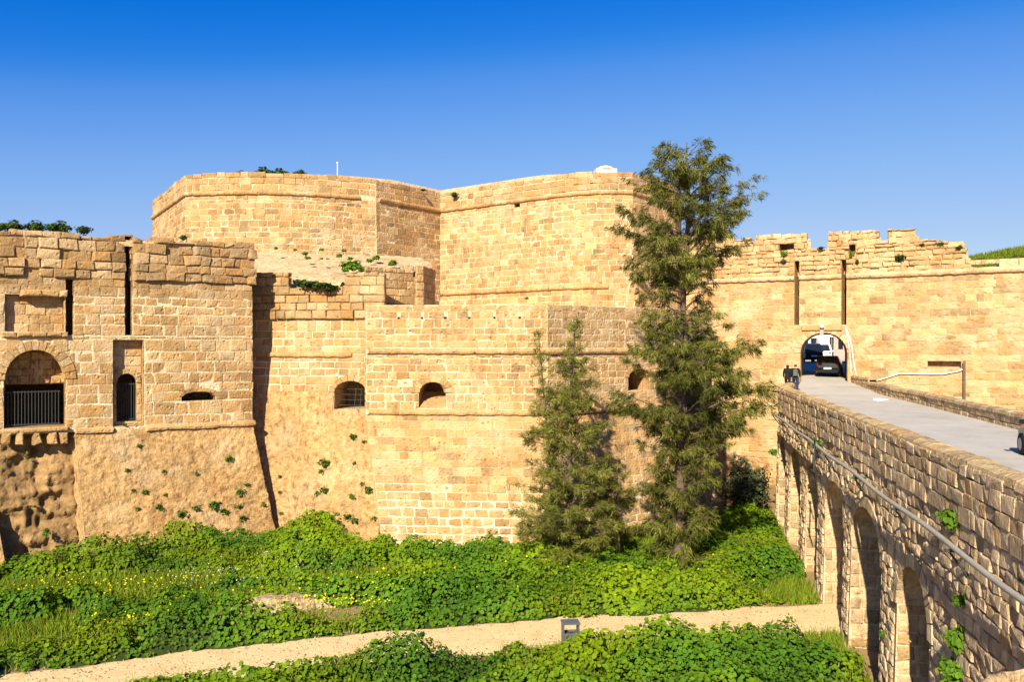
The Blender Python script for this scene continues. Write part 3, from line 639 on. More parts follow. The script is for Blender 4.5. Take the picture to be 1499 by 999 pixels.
backing(GW, 14.9, 18.2, town, tuple(PALE*0.95), [], lambda U: gtop(U)-0.25, d=-1.1, step=0.2, name='wall_back')
for o in (sl1, sl2): niche(GW, o, 2.2, town, 'drawbridge_slot', tint=tuple(STONE*0.9))
niche(GW, win, 0.5, town, 'window_slot', tint=tuple(STONE*0.9))
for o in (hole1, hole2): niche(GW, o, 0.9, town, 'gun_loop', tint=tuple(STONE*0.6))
o = prect(GW, 1174, 476, 1233, 484); v, f, t = block(GW, 0, o[1], o[2], o[3], o[5], 0.16, 0.02, 0.03, 0.2, tuple(STONE)); raw('lintel', v, f, M['stone'], town, [t]*len(v))
uc1 = uu(1085)
cordon(GW, 0, sl1[1], 14.72, 0.2, town, PALE); cordon(GW, sl1[2], sl2[1], 14.72, 0.18, town, PALE); cordon(GW, sl2[2], GW.L, 14.72, 0.22, town, PALE)
voussoirs(GW, gate, 0.4, 15, town, base=PALE, d=0.03)
pvec = np.array((0.358, 0.934))
niche(GW, gate, 9.0, town, 'gate_passage', tint=tuple(PALE*1.2), back=False, vec=pvec)
# thick wall behind: back face with the same hole, and a top
bk = MB()
nb = -GW.n[0]*8.6
for (ua_, ub2) in ((0, gate[1]-0.2+0.2), (gate[2]+0.0, GW.L)):
    pass
PWk = Wall([GW.P[0]+nb, GW.P[1]+nb]); sh = pvec*9.0-nb; du = float(sh@gd)
backing(PWk, 4, 15.6, town, tuple(STONE), [('a', gate[1]+du, gate[2]+du, 5, gate[4], gate[5])], None, name='inner_face', d=0, step=0.15)
a, b = GW.pt(0, 15.5, -1.1), GW.pt(GW.L, 15.5, -1.1); c, d = PWk.pt(GW.L, 15.6), PWk.pt(0, 15.6)
cap([a, b, c, d], town, 'wall_walk', tuple(PALE))
# lamp over the gate
p = GW.pt((gate[1]+gate[2])/2-0.05, gate[5]+0.28, 0.35)
lm = thing('gate_lamp', p, 'small white lamp on a bracket above the road gate', 'lamp')
MB().lathe((p[0], p[1], p[2]), [(0.06, 0), (0.13, 0.05), (0.16, 0.14), (0.12, 0.22), (0.03, 0.25)], 10).build('globe', M['white'], lm, True)
q = GW.pt((gate[1]+gate[2])/2, gate[5]+0.2, 0); MB().tube([q, p], 0.03, 6).build('bracket', M['iron'], lm)
MB().box((-0.12, -0.1, -0.5), (0.12, 0.1, -0.08), R=-0.5, o=p).build('junction_box', M['pipe'], lm)
# white cable conduits on the wall
def wires(pxs, r, name, label):
    mb = MB(); P = [GW.pt(*GW.px(x, y), r+0.06) for x, y in pxs]
    mb.tube(P, r, 6); return tag(mb.build(name, M['white'], None, True), label, 'pipe')
wires([(1239, 479), (1242, 490), (1247, 505), (1249, 520), (1251, 536), (1254, 549), (1262, 556), (1275, 559), (1290, 556), (1318, 547), (1350, 548), (1380, 548), (1402, 544), (1410, 541)], 0.04, 'water_pipe', 'long white pipe sagging across the town wall beside the road gate')
wires([(1238, 481), (1241, 495), (1244, 512), (1246, 535), (1247, 556)], 0.03, 'conduit', 'straight white conduit running down the wall beside the gate jamb')
o0 = GW.px(1411, 529); o1 = GW.px(1412, 590)
tag(MB().box((-0.07, -0.07, 0), (0.07, 0.07, o0[1]-o1[1]+0.5), R=-0.54, o=(GW.pt(o1[0], o1[1]-0.5, 0.18))).build('wall_post', M['bark']), 'upright square dark post against the town wall by the window slot', 'post')
# grassy bank on top of the wall at the right
V = []; n1, n2 = 50, 14
for j in range(n2):
    for i in range(n1):
        u = uu(1412)+i*0.36; t = j/(n2-1); z = 14.8+1.15*t+0.3*fbm(u, t*3, 0, 0.5)+min(0.5, 0.06*i)*t
        V.append(GW.pt(u, z, -0.35-3.5*t))
bank = S('grass_bank', V, [(j*n1+i, j*n1+i+1, (j+1)*n1+i+1, (j+1)*n1+i) for j in range(n2-1) for i in range(n1-1)], M['under'])
for (x0, x1) in ((1463, 1491), (1492, 1520)):
    o = prect(GW, x0, 381, x1, 391); v, f, t = block(GW, 0, o[1], o[2], 14.9, 15.4, 0.0, 0.03, 0.05, 0.5, tuple(PALE*1.1)); raw('coping_block', v, f, M['stone'], town, [t]*len(v))

# ================================================================== BRIDGE
bdir = np.array((0.195, 1.0)); B0 = np.array((8.7, 13.9))
def bpt(D): return B0+bdir*(D-13.9)
bend = bpt(46.0); gl = np.array(GW.pt(gate[1]-0.5, 7, 0.02)[:2])
BR = Wall([tuple(gl), tuple(bend), tuple(bpt(3.0))], lambda z: max(0, 6.3-z)*0.03)
br = thing('stone_bridge', (12, 30, 0), 'long stone arched bridge with rubble piers carrying the road to the gate', 'bridge')
def bu_(D): return BR.cum[1]+np.hypot(*(bpt(46.0)-bpt(D)))
ARC = [(18.8, 21.5), (23.15, 27.0), (28.2, 31.6), (33.2, 36.0), (37.7, 40.8), (42.6, 45.2)]
aops = [arch(bu_(b), bu_(a), -0.2, 3.7 if b-a > 2.9 else 4.0, 5.0) for a, b in ARC]
aops[0] = arch(bu_(21.5), bu_(18.8), -0.2, 3.2, 4.5)
RUB = np.array((0.60, 0.44, 0.26))
hr = ranges(BR, [1])
def rubmiss(u, z): return 0.05
bl = lay(BR, hr, 0, 6.3, (0.22, 0.36), (0.25, 0.6), aops, None, gap=0.012, proud=(-0.01, 0.04), jit=0.032, cham=0.022, back=0.12, base=RUB, spread=0.22, grow=0.22, miss_fn=rubmiss)
emit(bl, br, M['rubble'])
bl2 = lay(BR, hr, 6.3, 7.55, (0.30, 0.46), (0.22, 0.75), [], None, gap=0.008, proud=(0.015, 0.05), jit=0.024, cham=0.016, back=0.2, base=RUB*0.95, spread=0.2, dbase=lambda u, z: 0.02)
emit(bl2, br, M['rubble'], name='parapet_stone')
backing(BR, 0, 7.5, br, tuple(RUB*0.55), aops, None, d=-0.04, step=0.08, m=M['rubble'])
for o in aops:
    sg = 1; n = outline(o, 12); nv = -BR.n[1]
    # jamb stones and vault: laid as a real inner lining
    dep = 5.6; A = [BR.pt(u, z, -0.02, 1) for u, z in n]; Bq = [(p[0]+nv[0]*dep, p[1]+nv[1]*dep, p[2]) for p in A]; kk = len(n)
    raw('vault', A+Bq, [(k, (k+1) % kk, kk+(k+1) % kk, kk+k) for k in range(kk) if k != 0], M['rubble'], br, [tuple(RUB*1.1)]*(2*kk))
    voussoirs(BR, o, 0.30, 11, br, base=RUB*0.98, d=0.015, m=M['rubble'])
    # stones of the far jamb (faces the viewer) and its edge quoins
    for (ue, sgn) in ((o[1], 1),):
        JW = Wall([BR.pt(ue, 3, 0.02, 1)[:2], tuple(np.array(BR.pt(ue, 3, 0.02, 1)[:2])+nv*dep)])
        emit(lay(JW, [(0.02, 2.2, 0)], 0, o[4], (0.3, 0.5), (0.35, 0.8), [], None, gap=0.015, proud=(0.01, 0.05), jit=0.03, cham=0.04, base=PALE*0.85, spread=0.15), br, M['rubble'], 60)
# inner lip of near parapet, coping
def offpath(pts, d):
    w = Wall(pts); return [tuple(w.P[i]+w.m[i]*d) for i in range(len(w.P))]
lp = [tuple(p) for p in BR.P]; lin = offpath(lp, -0.55)
raw('parapet_inner_face', [(x, y, z) for z in (6.2, 7.5) for x, y in lin], [(i+1, i, 3+i, 4+i) for i in range(2)], M['rubble'], br, [tuple(RUB)]*6)
def coping(pts, w, z, parent, base, step=0.5, name='coping_stone', m=None, rise=0.16, n_ind=300):
    CWl = Wall(pts); u = 0
    while u < CWl.L-0.05:
        l = min(random.uniform(step*0.8, step*1.5), CWl.L-u); V = []; T = pick(base, 0.12); zz = z+random.uniform(-0.02, 0.02)
        for uu_ in (u+0.008, u+l*0.5, u+l-0.008):
            for k in range(7):
                a = math.pi*k/6; V.append(CWl.pt(uu_, zz+rise*math.sin(a)**0.7*random.uniform(0.85, 1.1)-0.05*(k in (0, 6)), -w/2+(w/2+0.05)*math.cos(a)))
        raw(name, V, [(i*7+k, (i+1)*7+k, (i+1)*7+k+1, i*7+k+1) for i in range(2) for k in range(6)]+[tuple(range(7)), tuple(range(14, 21))[::-1], (0, 6, 20, 14)], m or M['rubble'], parent, [T]*21)
        u += l
coping(lp, 0.55, 7.52, br, np.array((0.46, 0.33, 0.17)))
# far parapet: runs from the gate's right jamb toward the viewer
gr = np.array(GW.pt(gate[2]+0.25, 7, 0.05)[:2])
FP = [tuple(gr), (22.6, 52.0), (21.5, 46.5), (20.7, 41.0), (19.5, 35.0), (18.3, 29.3), (16.9, 22), (15.3, 14), (13.3, 4)]
def roadz(D): return float(np.interp(D, [0, 30, 40, 50, 57, 75, 100], [6.9, 6.9, 6.93, 7.05, 7.5, 8.4, 8.6]))
FW = Wall(FP)                                             # its left, roadside face
bl = []
for i in range(len(FP)-1):
    z = roadz((FP[i][1]+FP[i+1][1])/2); bl += lay(FW, [(FW.cum[i], FW.cum[i+1], i)], z-0.15, z+0.52, (0.3, 0.36), (0.3, 0.6), [], None, gap=0.01, proud=(0, 0.03), jit=0.015, base=RUB*0.85)
    z2 = z-0.3; q = FW
    raw('parapet_core', [FW.pt(FW.cum[i], z2, -0.03, i), FW.pt(FW.cum[i+1], z2, -0.03, i), FW.pt(FW.cum[i+1], z+0.5, -0.03, i), FW.pt(FW.cum[i], z+0.5, -0.03, i),
        FW.pt(FW.cum[i], 0, -0.5, i), FW.pt(FW.cum[i+1], 0, -0.5, i), FW.pt(FW.cum[i+1], z+0.5, -0.5, i), FW.pt(FW.cum[i], z+0.5, -0.5, i)], [(0, 1, 2, 3), (5, 4, 7, 6)], M['rubble'], br, [tuple(RUB*0.8)]*8)
    coping([FP[i], FP[i+1]], 0.5, z+0.5, br, np.array((0.44, 0.32, 0.18)), step=0.6, rise=0.12)
emit(bl, br, M['rubble'], 60, 'parapet_stone')
# road deck: over the bridge, through the gate, into the town
rd = []
def near_x(D):
    if D >= 46: t = (D-46)/(gl[1]-46); return bend[0]+(gl[0]-bend[0])*t
    return bpt(D)[0]
def far_x(D): return float(np.interp(-D, [-p[1] for p in FP], [p[0] for p in FP]))
st = [3, 8, 14, 20, 26, 32, 37, 42, 46, 49, 52, 55, 57.2]; V = []
for D in st:
    a, b = near_x(D)+0.5, far_x(D)+0.1
    for k in range(6): V.append((a+(b-a)*k/5, D, roadz(D)))
e = np.array(V[-6:])
for (s, w0, w1) in ((3.0, -0.3, 0.3), (8, -1.5, 2.0), (18, -5, 6), (45, -12, 14)):
    for k in range(6):
        x, y, z = e[k]; V.append((x+pvec[0]*s+(w0+(w1-w0)*k/5), y+pvec[1]*s, roadz(y+pvec[1]*s)))
rows = len(V)//6
S('road', V, [(i*6+k, i*6+k+1, (i+1)*6+k+1, (i+1)*6+k) for i in range(rows-1) for k in range(5)], M['road'])
# pipe on brackets along the bridge
pu0, pu1 = bu_(47.5), bu_(8)
pipe = thing('service_pipe', BR.pt(bu_(30), 5.9, 0.5), 'long grey pipe on iron brackets along the side of the bridge', 'pipe')
pts_ = [BR.pt(u, 6.15-0.30*(u-pu0)/(pu1-pu0)+0.03*math.sin(u*0.8), 0.32, 1) for u in np.linspace(bu_(46.2), pu1, 40)]
MB().tube(pts_, 0.06, 10).build('pipe_run', M['pipe'], pipe, True)
for D in (12.2, 16.5, 20.5, 25.1, 30.0, 32.4, 37, 41.6, 45.5):
    u = bu_(D); z = 6.15-0.30*(u-pu0)/(pu1-pu0)-0.09
    MB().box((-0.62, -0.03, -0.03), (0.08, 0.03, 0.03), R=math.atan2(-BR.n[1][1], -BR.n[1][0])+math.pi, o=BR.pt(u, z, 0.36, 1)).build('bracket', M['iron'], pipe)
    MB().tube([BR.pt(u, z-0.5, 0.0, 1), BR.pt(u, z-0.02, 0.36, 1)], 0.025, 6).build('brace', M['iron'], pipe)
for D in (31.0, ):
    u = bu_(D); MB().tube([BR.pt(u, 4.9, 0.55, 1), BR.pt(u, 6.5, 0.55, 1)], 0.03, 6).build('post', M['iron'], pipe)
    for z in (6.4, 5.2): MB().tube([BR.pt(u-0.2, z, 0.6, 1), BR.pt(u+1.0, z, 0.55, 1)], 0.03, 6).build('rail', M['iron'], pipe)
# rounded coping of the counterscarp wall at the bottom right corner
cs = thing('counterscarp_wall', (5.8, 8, 0), 'rounded pale stone coping of the near moat wall beside the bridge', 'wall')
cpts = [(6.0, 4.0), (5.5, 6.5), (5.05, 8.3), (5.25, 9.4), (5.9, 10.0), (6.9, 10.35), (7.9, 10.4)]
V = []
for i, (x, y) in enumerate(dens(cpts, 4)):
    for k in range(7):
        a = math.pi*k/6; V.append((x+0.3*math.cos(a), y+0.12*math.cos(a), 5.80+0.2*math.sin(a)+0.04*fbm(x*2, y*2, k, 1.5)))
nn_ = len(V)//7
raw('coping', V, [(i*7+k, (i+1)*7+k, (i+1)*7+k+1, i*7+k+1) for i in range(nn_-1) for k in range(6)], M['rough'], cs, [tuple(PALE*1.0)]*len(V), True)
V = [(x-0.2, y, z) for z in (0, 5.83) for x, y in cpts]; n = len(cpts)
raw('wall_face', V, [(i+1, i, n+i, n+i+1) for i in range(n-1)], M['rubble'], cs, [tuple(RUB)]*len(V))

# ================================================================== STREET BEHIND THE GATE
def house(x0, x1, D, z0, h, m, label, wins, cat='house'):
    a = Wp(x0, 505, D)[0]; b = Wp(x1, 505, D)[0]
    t = thing('street_house', ((a+b)/2, D+2, z0), label, cat)
    mb = MB()
    # front wall with real openings, by columns
    xs = sorted(set([a, b]+[v for w in wins for v in (w[0], w[1])])); 
    for p, q in zip(xs[:-1], xs[1:]):
        zc = [(w[2], w[3]) for w in wins if w[0] <= p+1e-6 and w[1] >= q-1e-6]
        lo = z0-1
        for (c, d) in sorted(zc): 
            if c > lo: mb.quad((p, D, lo), (q, D, lo), (q, D, c), (p, D, c))
            lo = d
        mb.quad((p, D, lo), (q, D, lo), (q, D, z0+h), (p, D, z0+h))
    mb.quad((b, D, z0-1), (b, D+6, z0-1), (b, D+6, z0+h), (b, D, z0+h)); mb.quad((a, D+6, z0-1), (a, D, z0-1), (a, D, z0+h), (a, D+6, z0+h))
    mb.build('wall', m, t)
    MB().box((a-0.15, D-0.2, z0+h), (b+0.15, D+6.2, z0+h+0.2)).build('roof', M['cream'], t)
    for w in wins:
        MB().box((w[0], D+0.2, w[2]), (w[1], D+0.3, w[3])).build('door' if w[4] else 'window', M['darkwood'] if w[4] else M['glass'], t)
    return t
D1 = 88; zz = 8.5
X = lambda x: Wp(x, 505, D1)[0]
house(1150, 1200, D1, zz, 3.4, M['cream'], 'low white plastered house with a wide dark opening beyond the gate', [(X(1187), X(1200)-0.3, zz+0.1, zz+2.2, 0), (X(1172), X(1183), zz+0.9, zz+2.0, 0)])
house(1201, 1218, D1-1, zz, 5.0, M['cream'], 'tall white house with a dark doorway beyond the gate', [(X(1209), X(1216), zz, zz+2.3, 1)])
house(1219, 1260, D1, zz, 4.6, M['pink'], 'pink plastered house seen through the gate', [(X(1227), X(1234), zz+1.0, zz+2.3, 0), (X(1238), X(1245), zz+0.8, zz+2.3, 0)])
p = Wp(1211.5, 528, 80); zg = roadz(80)
sg_ = thing('road_sign', (p[0], p[1], zg), 'round blue traffic sign on a post beyond the gate', 'sign')
MB().tube([(p[0], p[1], zg-0.2), (p[0], p[1], zg+1.5)], 0.03, 6).build('post', M['pipe'], sg_)
mb = MB(); mb.add([(p[0]+0.3*math.cos(a), p[1]-0.04-0.03*k, zg+1.2+0.3*math.sin(a)) for k in (0, 1) for a in np.linspace(0, 2*math.pi, 16, endpoint=False)], [tuple(range(16)), tuple(range(16, 32))[::-1]]+[(i, (i+1) % 16, 16+(i+1) % 16, 16+i) for i in range(16)])
mb.build('sign_face', M['blue'], sg_)

# ------------------------------------------------------------------ cars
def car(loc, rz, paint, label, kind='hatch', group=None):
    """x forward; built round the origin, then turned into place"""
    t = thing('parked_car' if kind != 'moving' else 'car', loc, label, 'car', group)
    c, s = math.cos(rz), math.sin(rz)
    def put(V): return [(loc[0]+x*c-y*s, loc[1]+x*s+y*c, loc[2]+z) for x, y, z in V]
    W2 = 0.86; H = 1.48 if kind == 'hatch' else 1.72
    st = [(-2.05, 0.45, 0.62, 0.80), (-2.0, 0.28, 0.95, 0.90), (-1.7, 0.22, 0.98, 0.98), (-1.0, 0.2, 0.96, 1.0), (0.2, 0.2, 0.94, 1.0), (1.0, 0.2, 0.92, 1.0), (1.7, 0.24, 0.82, 0.95), (2.0, 0.3, 0.70, 0.86), (2.08, 0.42, 0.58, 0.76)]
    V = []; n = 8
    for x, zl, zh, w in st:
        w *= W2; V += [(x, -w*0.9, zl), (x, -w, zl+0.15), (x, -w, zh-0.12), (x, -w*0.9, zh), (x, w*0.9, zh), (x, w, zh-0.12), (x, w, zl+0.15), (x, w*0.9, zl)]
    Fc = [(i*n+k, i*n+(k+1) % n, (i+1)*n+(k+1) % n, (i+1)*n+k) for i in range(len(st)-1) for k in range(n)]+[tuple(range(n)), tuple(range((len(st)-1)*n, len(st)*n))[::-1]]
    raw('body', put(V), Fc, paint, t, None, False)
    xb = -1.95 if kind != 'hatch' else -1.75
    cab = [(xb, 0.93, 0.84), (xb+0.30, H-0.06, 0.64), (xb+0.7, H, 0.64), (0.25, H-0.02, 0.62), (1.15, 0.90, 0.80)]
    V = []
    for x, z, w in cab: V += [(x, -w, z), (x, w, z)]
    V += [(xb+0.1, -0.84, 0.93), (xb+0.1, 0.84, 0.93)]
    raw('cabin', put(V), [(0, 1, 3, 2), (2, 3, 5, 4), (4, 5, 7, 6), (6, 7, 9, 8), (0, 2, 4, 6, 8), (9, 7, 5, 3, 1), (0, 8, 9, 1)], paint, t)
    def lerp3(a, b, k): return tuple(a[i]+(b[i]-a[i])*k for i in range(3))
    def win(name, q, sh, nrm):
        ctr = [sum(p[i] for p in q)/4 for i in range(3)]
        A = [tuple(ctr[i]+(p[i]-ctr[i])*sh+nrm[i]*0.012 for i in range(3)) for p in q]; Bk_ = [tuple(p[i]-nrm[i]*0.03 for i in range(3)) for p in A]
        raw(name, put(A+Bk_), [(0, 1, 2, 3), (0, 4, 5, 1), (1, 5, 6, 2), (2, 6, 7, 3), (3, 7, 4, 0)], M['glass'], t)
    win('rear_window', [V[0], V[1], V[3], V[2]], 0.82, (-0.9, 0, 0.3)); win('windscreen', [V[6], V[7], V[9], V[8]], 0.86, (0.7, 0, 0.7))
    for sd in (0, 1):
        q = [V[0+sd], V[8+sd], V[6+sd], V[2+sd]]; m1 = lerp3(q[0], q[1], 0.5); m2 = lerp3(q[3], q[2], 0.55); nr = (0, (-1, 1)[sd]*0.95, 0.3)
        win('side_window', [q[0], m1, m2, q[3]], 0.84, nr); win('side_window', [m1, q[1], q[2], m2], 0.84, nr)
    for x in (-1.25, 1.3):
        for sd in (-1, 1):
            V2 = []; 
            for yy, r in ((-0.11, 0.27), (-0.10, 0.31), (0.10, 0.31), (0.11, 0.27)):
                V2 += [(x+r*math.cos(a), sd*0.77+yy, 0.31+r*math.sin(a)) for a in np.linspace(0, 2*math.pi, 14, endpoint=False)]
            w = raw('wheel', put(V2), [(i*14+k, i*14+(k+1) % 14, (i+1)*14+(k+1) % 14, (i+1)*14+k) for i in range(3) for k in range(14)]+[tuple(range(14)), tuple(range(42, 56))[::-1]], M['tyre'], t)
            V3 = [(x+0.18*math.cos(a), sd*(0.885), 0.31+0.18*math.sin(a)) for a in np.linspace(0, 2*math.pi, 10, endpoint=False)]
            raw('rim', put(V3), [tuple(range(10))], M['rim'], w)
    for sd in (-1, 1):
        for (x, z0, z1, mm, nm) in ((-2.03, 0.76, 0.90, 'redlamp', 'tail_light'), (2.02, 0.52, 0.68, 'plate', 'headlight')):
            lo = (min(x, x*0.96), sd*0.64-0.08, z0); hi = (max(x, x*0.96), sd*0.64+0.08, z1)
            b = MB().box(lo, hi); raw(nm, put(b.v), b.f, M[mm], t)
    b = MB().box((-2.075, -0.26, 0.52), (-2.04, 0.26, 0.64)); raw('number_plate', put(b.v), b.f, M['plate'], t)
    for sd in (-1, 1):
        b = MB().box((0.75, sd*0.95-0.1, 0.92), (0.9, sd*0.95+0.1, 1.05)); raw('side_mirror', put(b.v), b.f, paint, t)
    return t
ang = math.atan2(0.92, 0.42)
def carat(x, D, rz, *a): p = Wp(x, 505, D); car((p[0], D, roadz(D)), rz, *a)
carat(1214, 61.2, ang, M['carblack'], 'black hatchback driving through the shadow of the gate', 'hatch')
carat(1183, 76, ang+0.35, M['carblue'], 'dark blue tall car parked beyond the gate', 'tall')
carat(1203, 77.5, ang+0.1, M['carwhite'], 'white car parked in the sun beyond the gate', 'tall')
car((14.75, 21.55, roadz(20)), math.atan2(1, 0.195)-0.1, M['carblack'], 'dark car on the bridge road with only its end showing past the parapet', 'hatch')

# ------------------------------------------------------------------ people
def skinned(name, verts, edges, radii, m, parent, sub=1, root=0):
    c = np.array(verts).mean(0); me = bpy.data.meshes.new(name); me.from_pydata((np.array(verts)-c).tolist(), edges, []); me.materials.append(m)
    o = link(bpy.data.objects.new(name, me), parent, tuple(c))
    o.modifiers.new('Skin', 'SKIN'); o.modifiers['Skin'].use_smooth_shade = True
    for i, r in enumerate(radii): me.skin_vertices[0].data[i].radius = r if hasattr(r, '__len__') else (r, r)
    me.skin_vertices[0].data[root].use_root = True
    sb = o.modifiers.new('Sub', 'SUBSURF'); sb.levels = sub; sb.render_levels = sub
    return o
def person(loc, h, rz, label, jacket, trousers, pack, longhair, stride=0.15):
    t = thing('person', loc, label, 'person'); k = h/1.75; c, s = math.cos(rz), math.sin(rz)
    def P(x, y, z): x *= k; y *= k; z *= k; return (loc[0]+x*c-y*s, loc[1]+x*s+y*c, loc[2]+z)      # x right, y forward
    st = stride
    body = [P(0, 0, 0.95), P(0, 0, 1.15), P(0, 0, 1.38), P(0, 0.01, 1.50), P(0, 0.02, 1.58), P(0, 0.02, 1.68)]
    body += [P(-0.19, 0, 1.42), P(-0.25, -0.05, 1.15), P(-0.24, 0.06, 0.92), P(-0.24, 0.09, 0.83), P(0.19, 0, 1.42), P(0.25, 0.04, 1.15), P(0.25, 0.14, 0.93), P(0.25, 0.18, 0.85)]
    body += [P(-0.10, 0, 0.88), P(-0.11, st*0.7, 0.50), P(-0.11, st, 0.08), P(-0.11, st+0.14, 0.04), P(0.10, 0, 0.88), P(0.11, -st*0.4, 0.50), P(0.11, -st*1.1, 0.10), P(0.11, -st*1.1+0.14, 0.04)]
    ed = [(0, 1), (1, 2), (2, 3), (3, 4), (4, 5), (2, 6), (6, 7), (7, 8), (8, 9), (2, 10), (10, 11), (11, 12), (12, 13), (0, 14), (14, 15), (15, 16), (16, 17), (0, 18), (18, 19), (19, 20), (20, 21)]
    rr = [(0.15, 0.11), (0.14, 0.10), (0.16, 0.11), 0.06, 0.085, 0.09, 0.07, 0.05, 0.035, 0.03, 0.07, 0.05, 0.035, 0.03, 0.09, 0.06, 0.04, 0.035, 0.09, 0.06, 0.04, 0.035]
    sc = lambda r: tuple(np.array(r)*k) if hasattr(r, '__len__') else r*k
    skinned('body', body, ed, [sc(r) for r in rr], M['skin'], t, 2)
    jk = [body[i] for i in (0, 1, 2, 6, 7, 8, 10, 11, 12)]+[P(0, 0, 0.84), P(0, 0.01, 1.47)]
    skinned('jacket', jk, [(0, 1), (1, 2), (2, 3), (3, 4), (4, 5), (2, 6), (6, 7), (7, 8), (0, 9), (2, 10)], [sc(r) for r in ((0.19, 0.14), (0.18, 0.13), (0.19, 0.14), 0.095, 0.07, 0.055, 0.095, 0.07, 0.055, (0.19, 0.14), 0.09)], jacket, t, 2)
    tr = [P(0, 0, 0.93)]+[body[i] for i in (14, 15, 16, 18, 19, 20)]
    skinned('trousers', tr, [(0, 1), (1, 2), (2, 3), (0, 4), (4, 5), (5, 6)], [sc(r) for r in ((0.16, 0.12), 0.11, 0.08, 0.065, 0.11, 0.08, 0.065)], trousers, t, 2)
    hz = [P(0, 0.0, 1.72), P(0, -0.02, 1.64)]+([P(0, -0.05, 1.50), P(0, -0.07, 1.36)] if longhair else [P(0, -0.02, 1.59)])
    skinned('hair', hz, [(i, i+1) for i in range(len(hz)-1)], [sc(r) for r in ([0.085, 0.105, 0.09, 0.06] if longhair else [0.085, 0.10, 0.07])], M['hair'], t, 2)
    if pack:
        b = MB()
        for (x0, x1, y0, y1, z0, z1) in ((-0.15, 0.15, -0.30, -0.13, 1.0, 1.42), (-0.11, 0.11, -0.35, -0.29, 1.02, 1.22)):
            b.add([P(x*(0.85 if z == z1 else 1), y, z) for x in (x0, x1) for y in (y0, y1) for z in (z0, z1)], [(0, 1, 3, 2), (4, 6, 7, 5), (0, 4, 5, 1), (2, 3, 7, 6), (0, 2, 6, 4), (1, 5, 7, 3)])
        o = b.build('backpack', M['pack'], t); bv = o.modifiers.new('Bevel', 'BEVEL'); bv.width = 0.03; bv.segments = 2
    return t
pz_ = lambda D: roadz(D)
for (x, D, h, lab, jk, trs, pk, lh_) in ((1153, 51.0, 1.66, 'person with long dark hair in a black coat walking toward the gate', M['blackcloth'], M['blackcloth'], False, True), (1164.5, 50.4, 1.74, 'person in dark jacket and jeans with a grey backpack walking toward the gate', M['blackcloth'], M['jeans'], True, False)):
    p = Wp(x, 505, D); person((p[0], D, roadz(D)), h, -0.35, lab, jk, trs, pk, lh_)

# ------------------------------------------------------------------ litter bin by the path and a scrap on the road
p = gnd(835, 950)
bn = thing('litter_bin', (p[0], p[1], 0), 'open-fronted dark grey metal litter bin beside the sandy path', 'bin')
def lb(nm, lo, hi, m=M['bin']): return MB().box(lo, hi, R=0.12, o=(p[0], p[1], 0)).build(nm, m, bn)
lb('side_panel', (-0.27, -0.2, 0), (-0.235, 0.2, 0.84)); lb('side_panel', (0.235, -0.2, 0), (0.27, 0.2, 0.84)); lb('lid', (-0.29, -0.23, 0.84), (0.29, 0.23, 0.89))
lb('front_panel', (-0.235, -0.19, 0.05), (0.235, -0.16, 0.55)); lb('back_panel', (-0.235, 0.16, 0.05), (0.235, 0.19, 0.55)); lb('inner_bucket', (-0.2, -0.15, 0.06), (0.2, 0.15, 0.5), M['iron'])
q = Wp(1295, 588, 44.0); mb = MB(); zr = roadz(44)
for i in range(3): mb.box((-0.5+0.35*i, -0.12, 0), (-0.2+0.4*i, 0.15-0.05*i, 0.12-0.03*i), R=0.4+0.2*i, o=(20.1, 44.5, zr))
tag(mb.build('rubbish_bag', M['white']), 'flattened white bag lying at the edge of the road by the parapet', 'bag')

# ================================================================== VEGETATION
def leaf_mesh(Pn, Nn, size, tint):
    """numpy: cupped round leaves as fans of 6 triangles"""
    n = len(Pn); up = np.tile((0.0, 0.0, 1.0), (n, 1)); a = np.cross(Nn, up+0.01*rng.normal(size=(n, 3))); a /= np.linalg.norm(a, axis=1)[:, None]; b = np.cross(Nn, a)
    ph = rng.uniform(0, 6.28, n); V = np.zeros((n, 6, 3)); V[:, 0] = Pn-Nn*(size*0.22)[:, None]
    for k in range(5):
        an = ph+k*math.pi*0.4; r = size*rng.uniform(0.8, 1.15, n)
        V[:, k+1] = Pn+a*(np.cos(an)*r)[:, None]+b*(np.sin(an)*r)[:, None]
    base = (np.arange(n)*6)[:, None, None]
    Fc = (base+np.array([(0, k+1, (k+1) % 5+1) for k in range(5)])[None]).reshape(-1, 3)
    T = np.repeat(tint, 6, axis=0)
    return V.reshape(-1, 3), Fc, T
def vnoise(X, Y, sc, seed=0):
    return np.array([noise.fractal(Vector((x*sc+seed, y*sc, seed*1.7)), 1.0, 2.0, 4) for x, y in zip(X.ravel(), Y.ravel())]).reshape(X.shape)
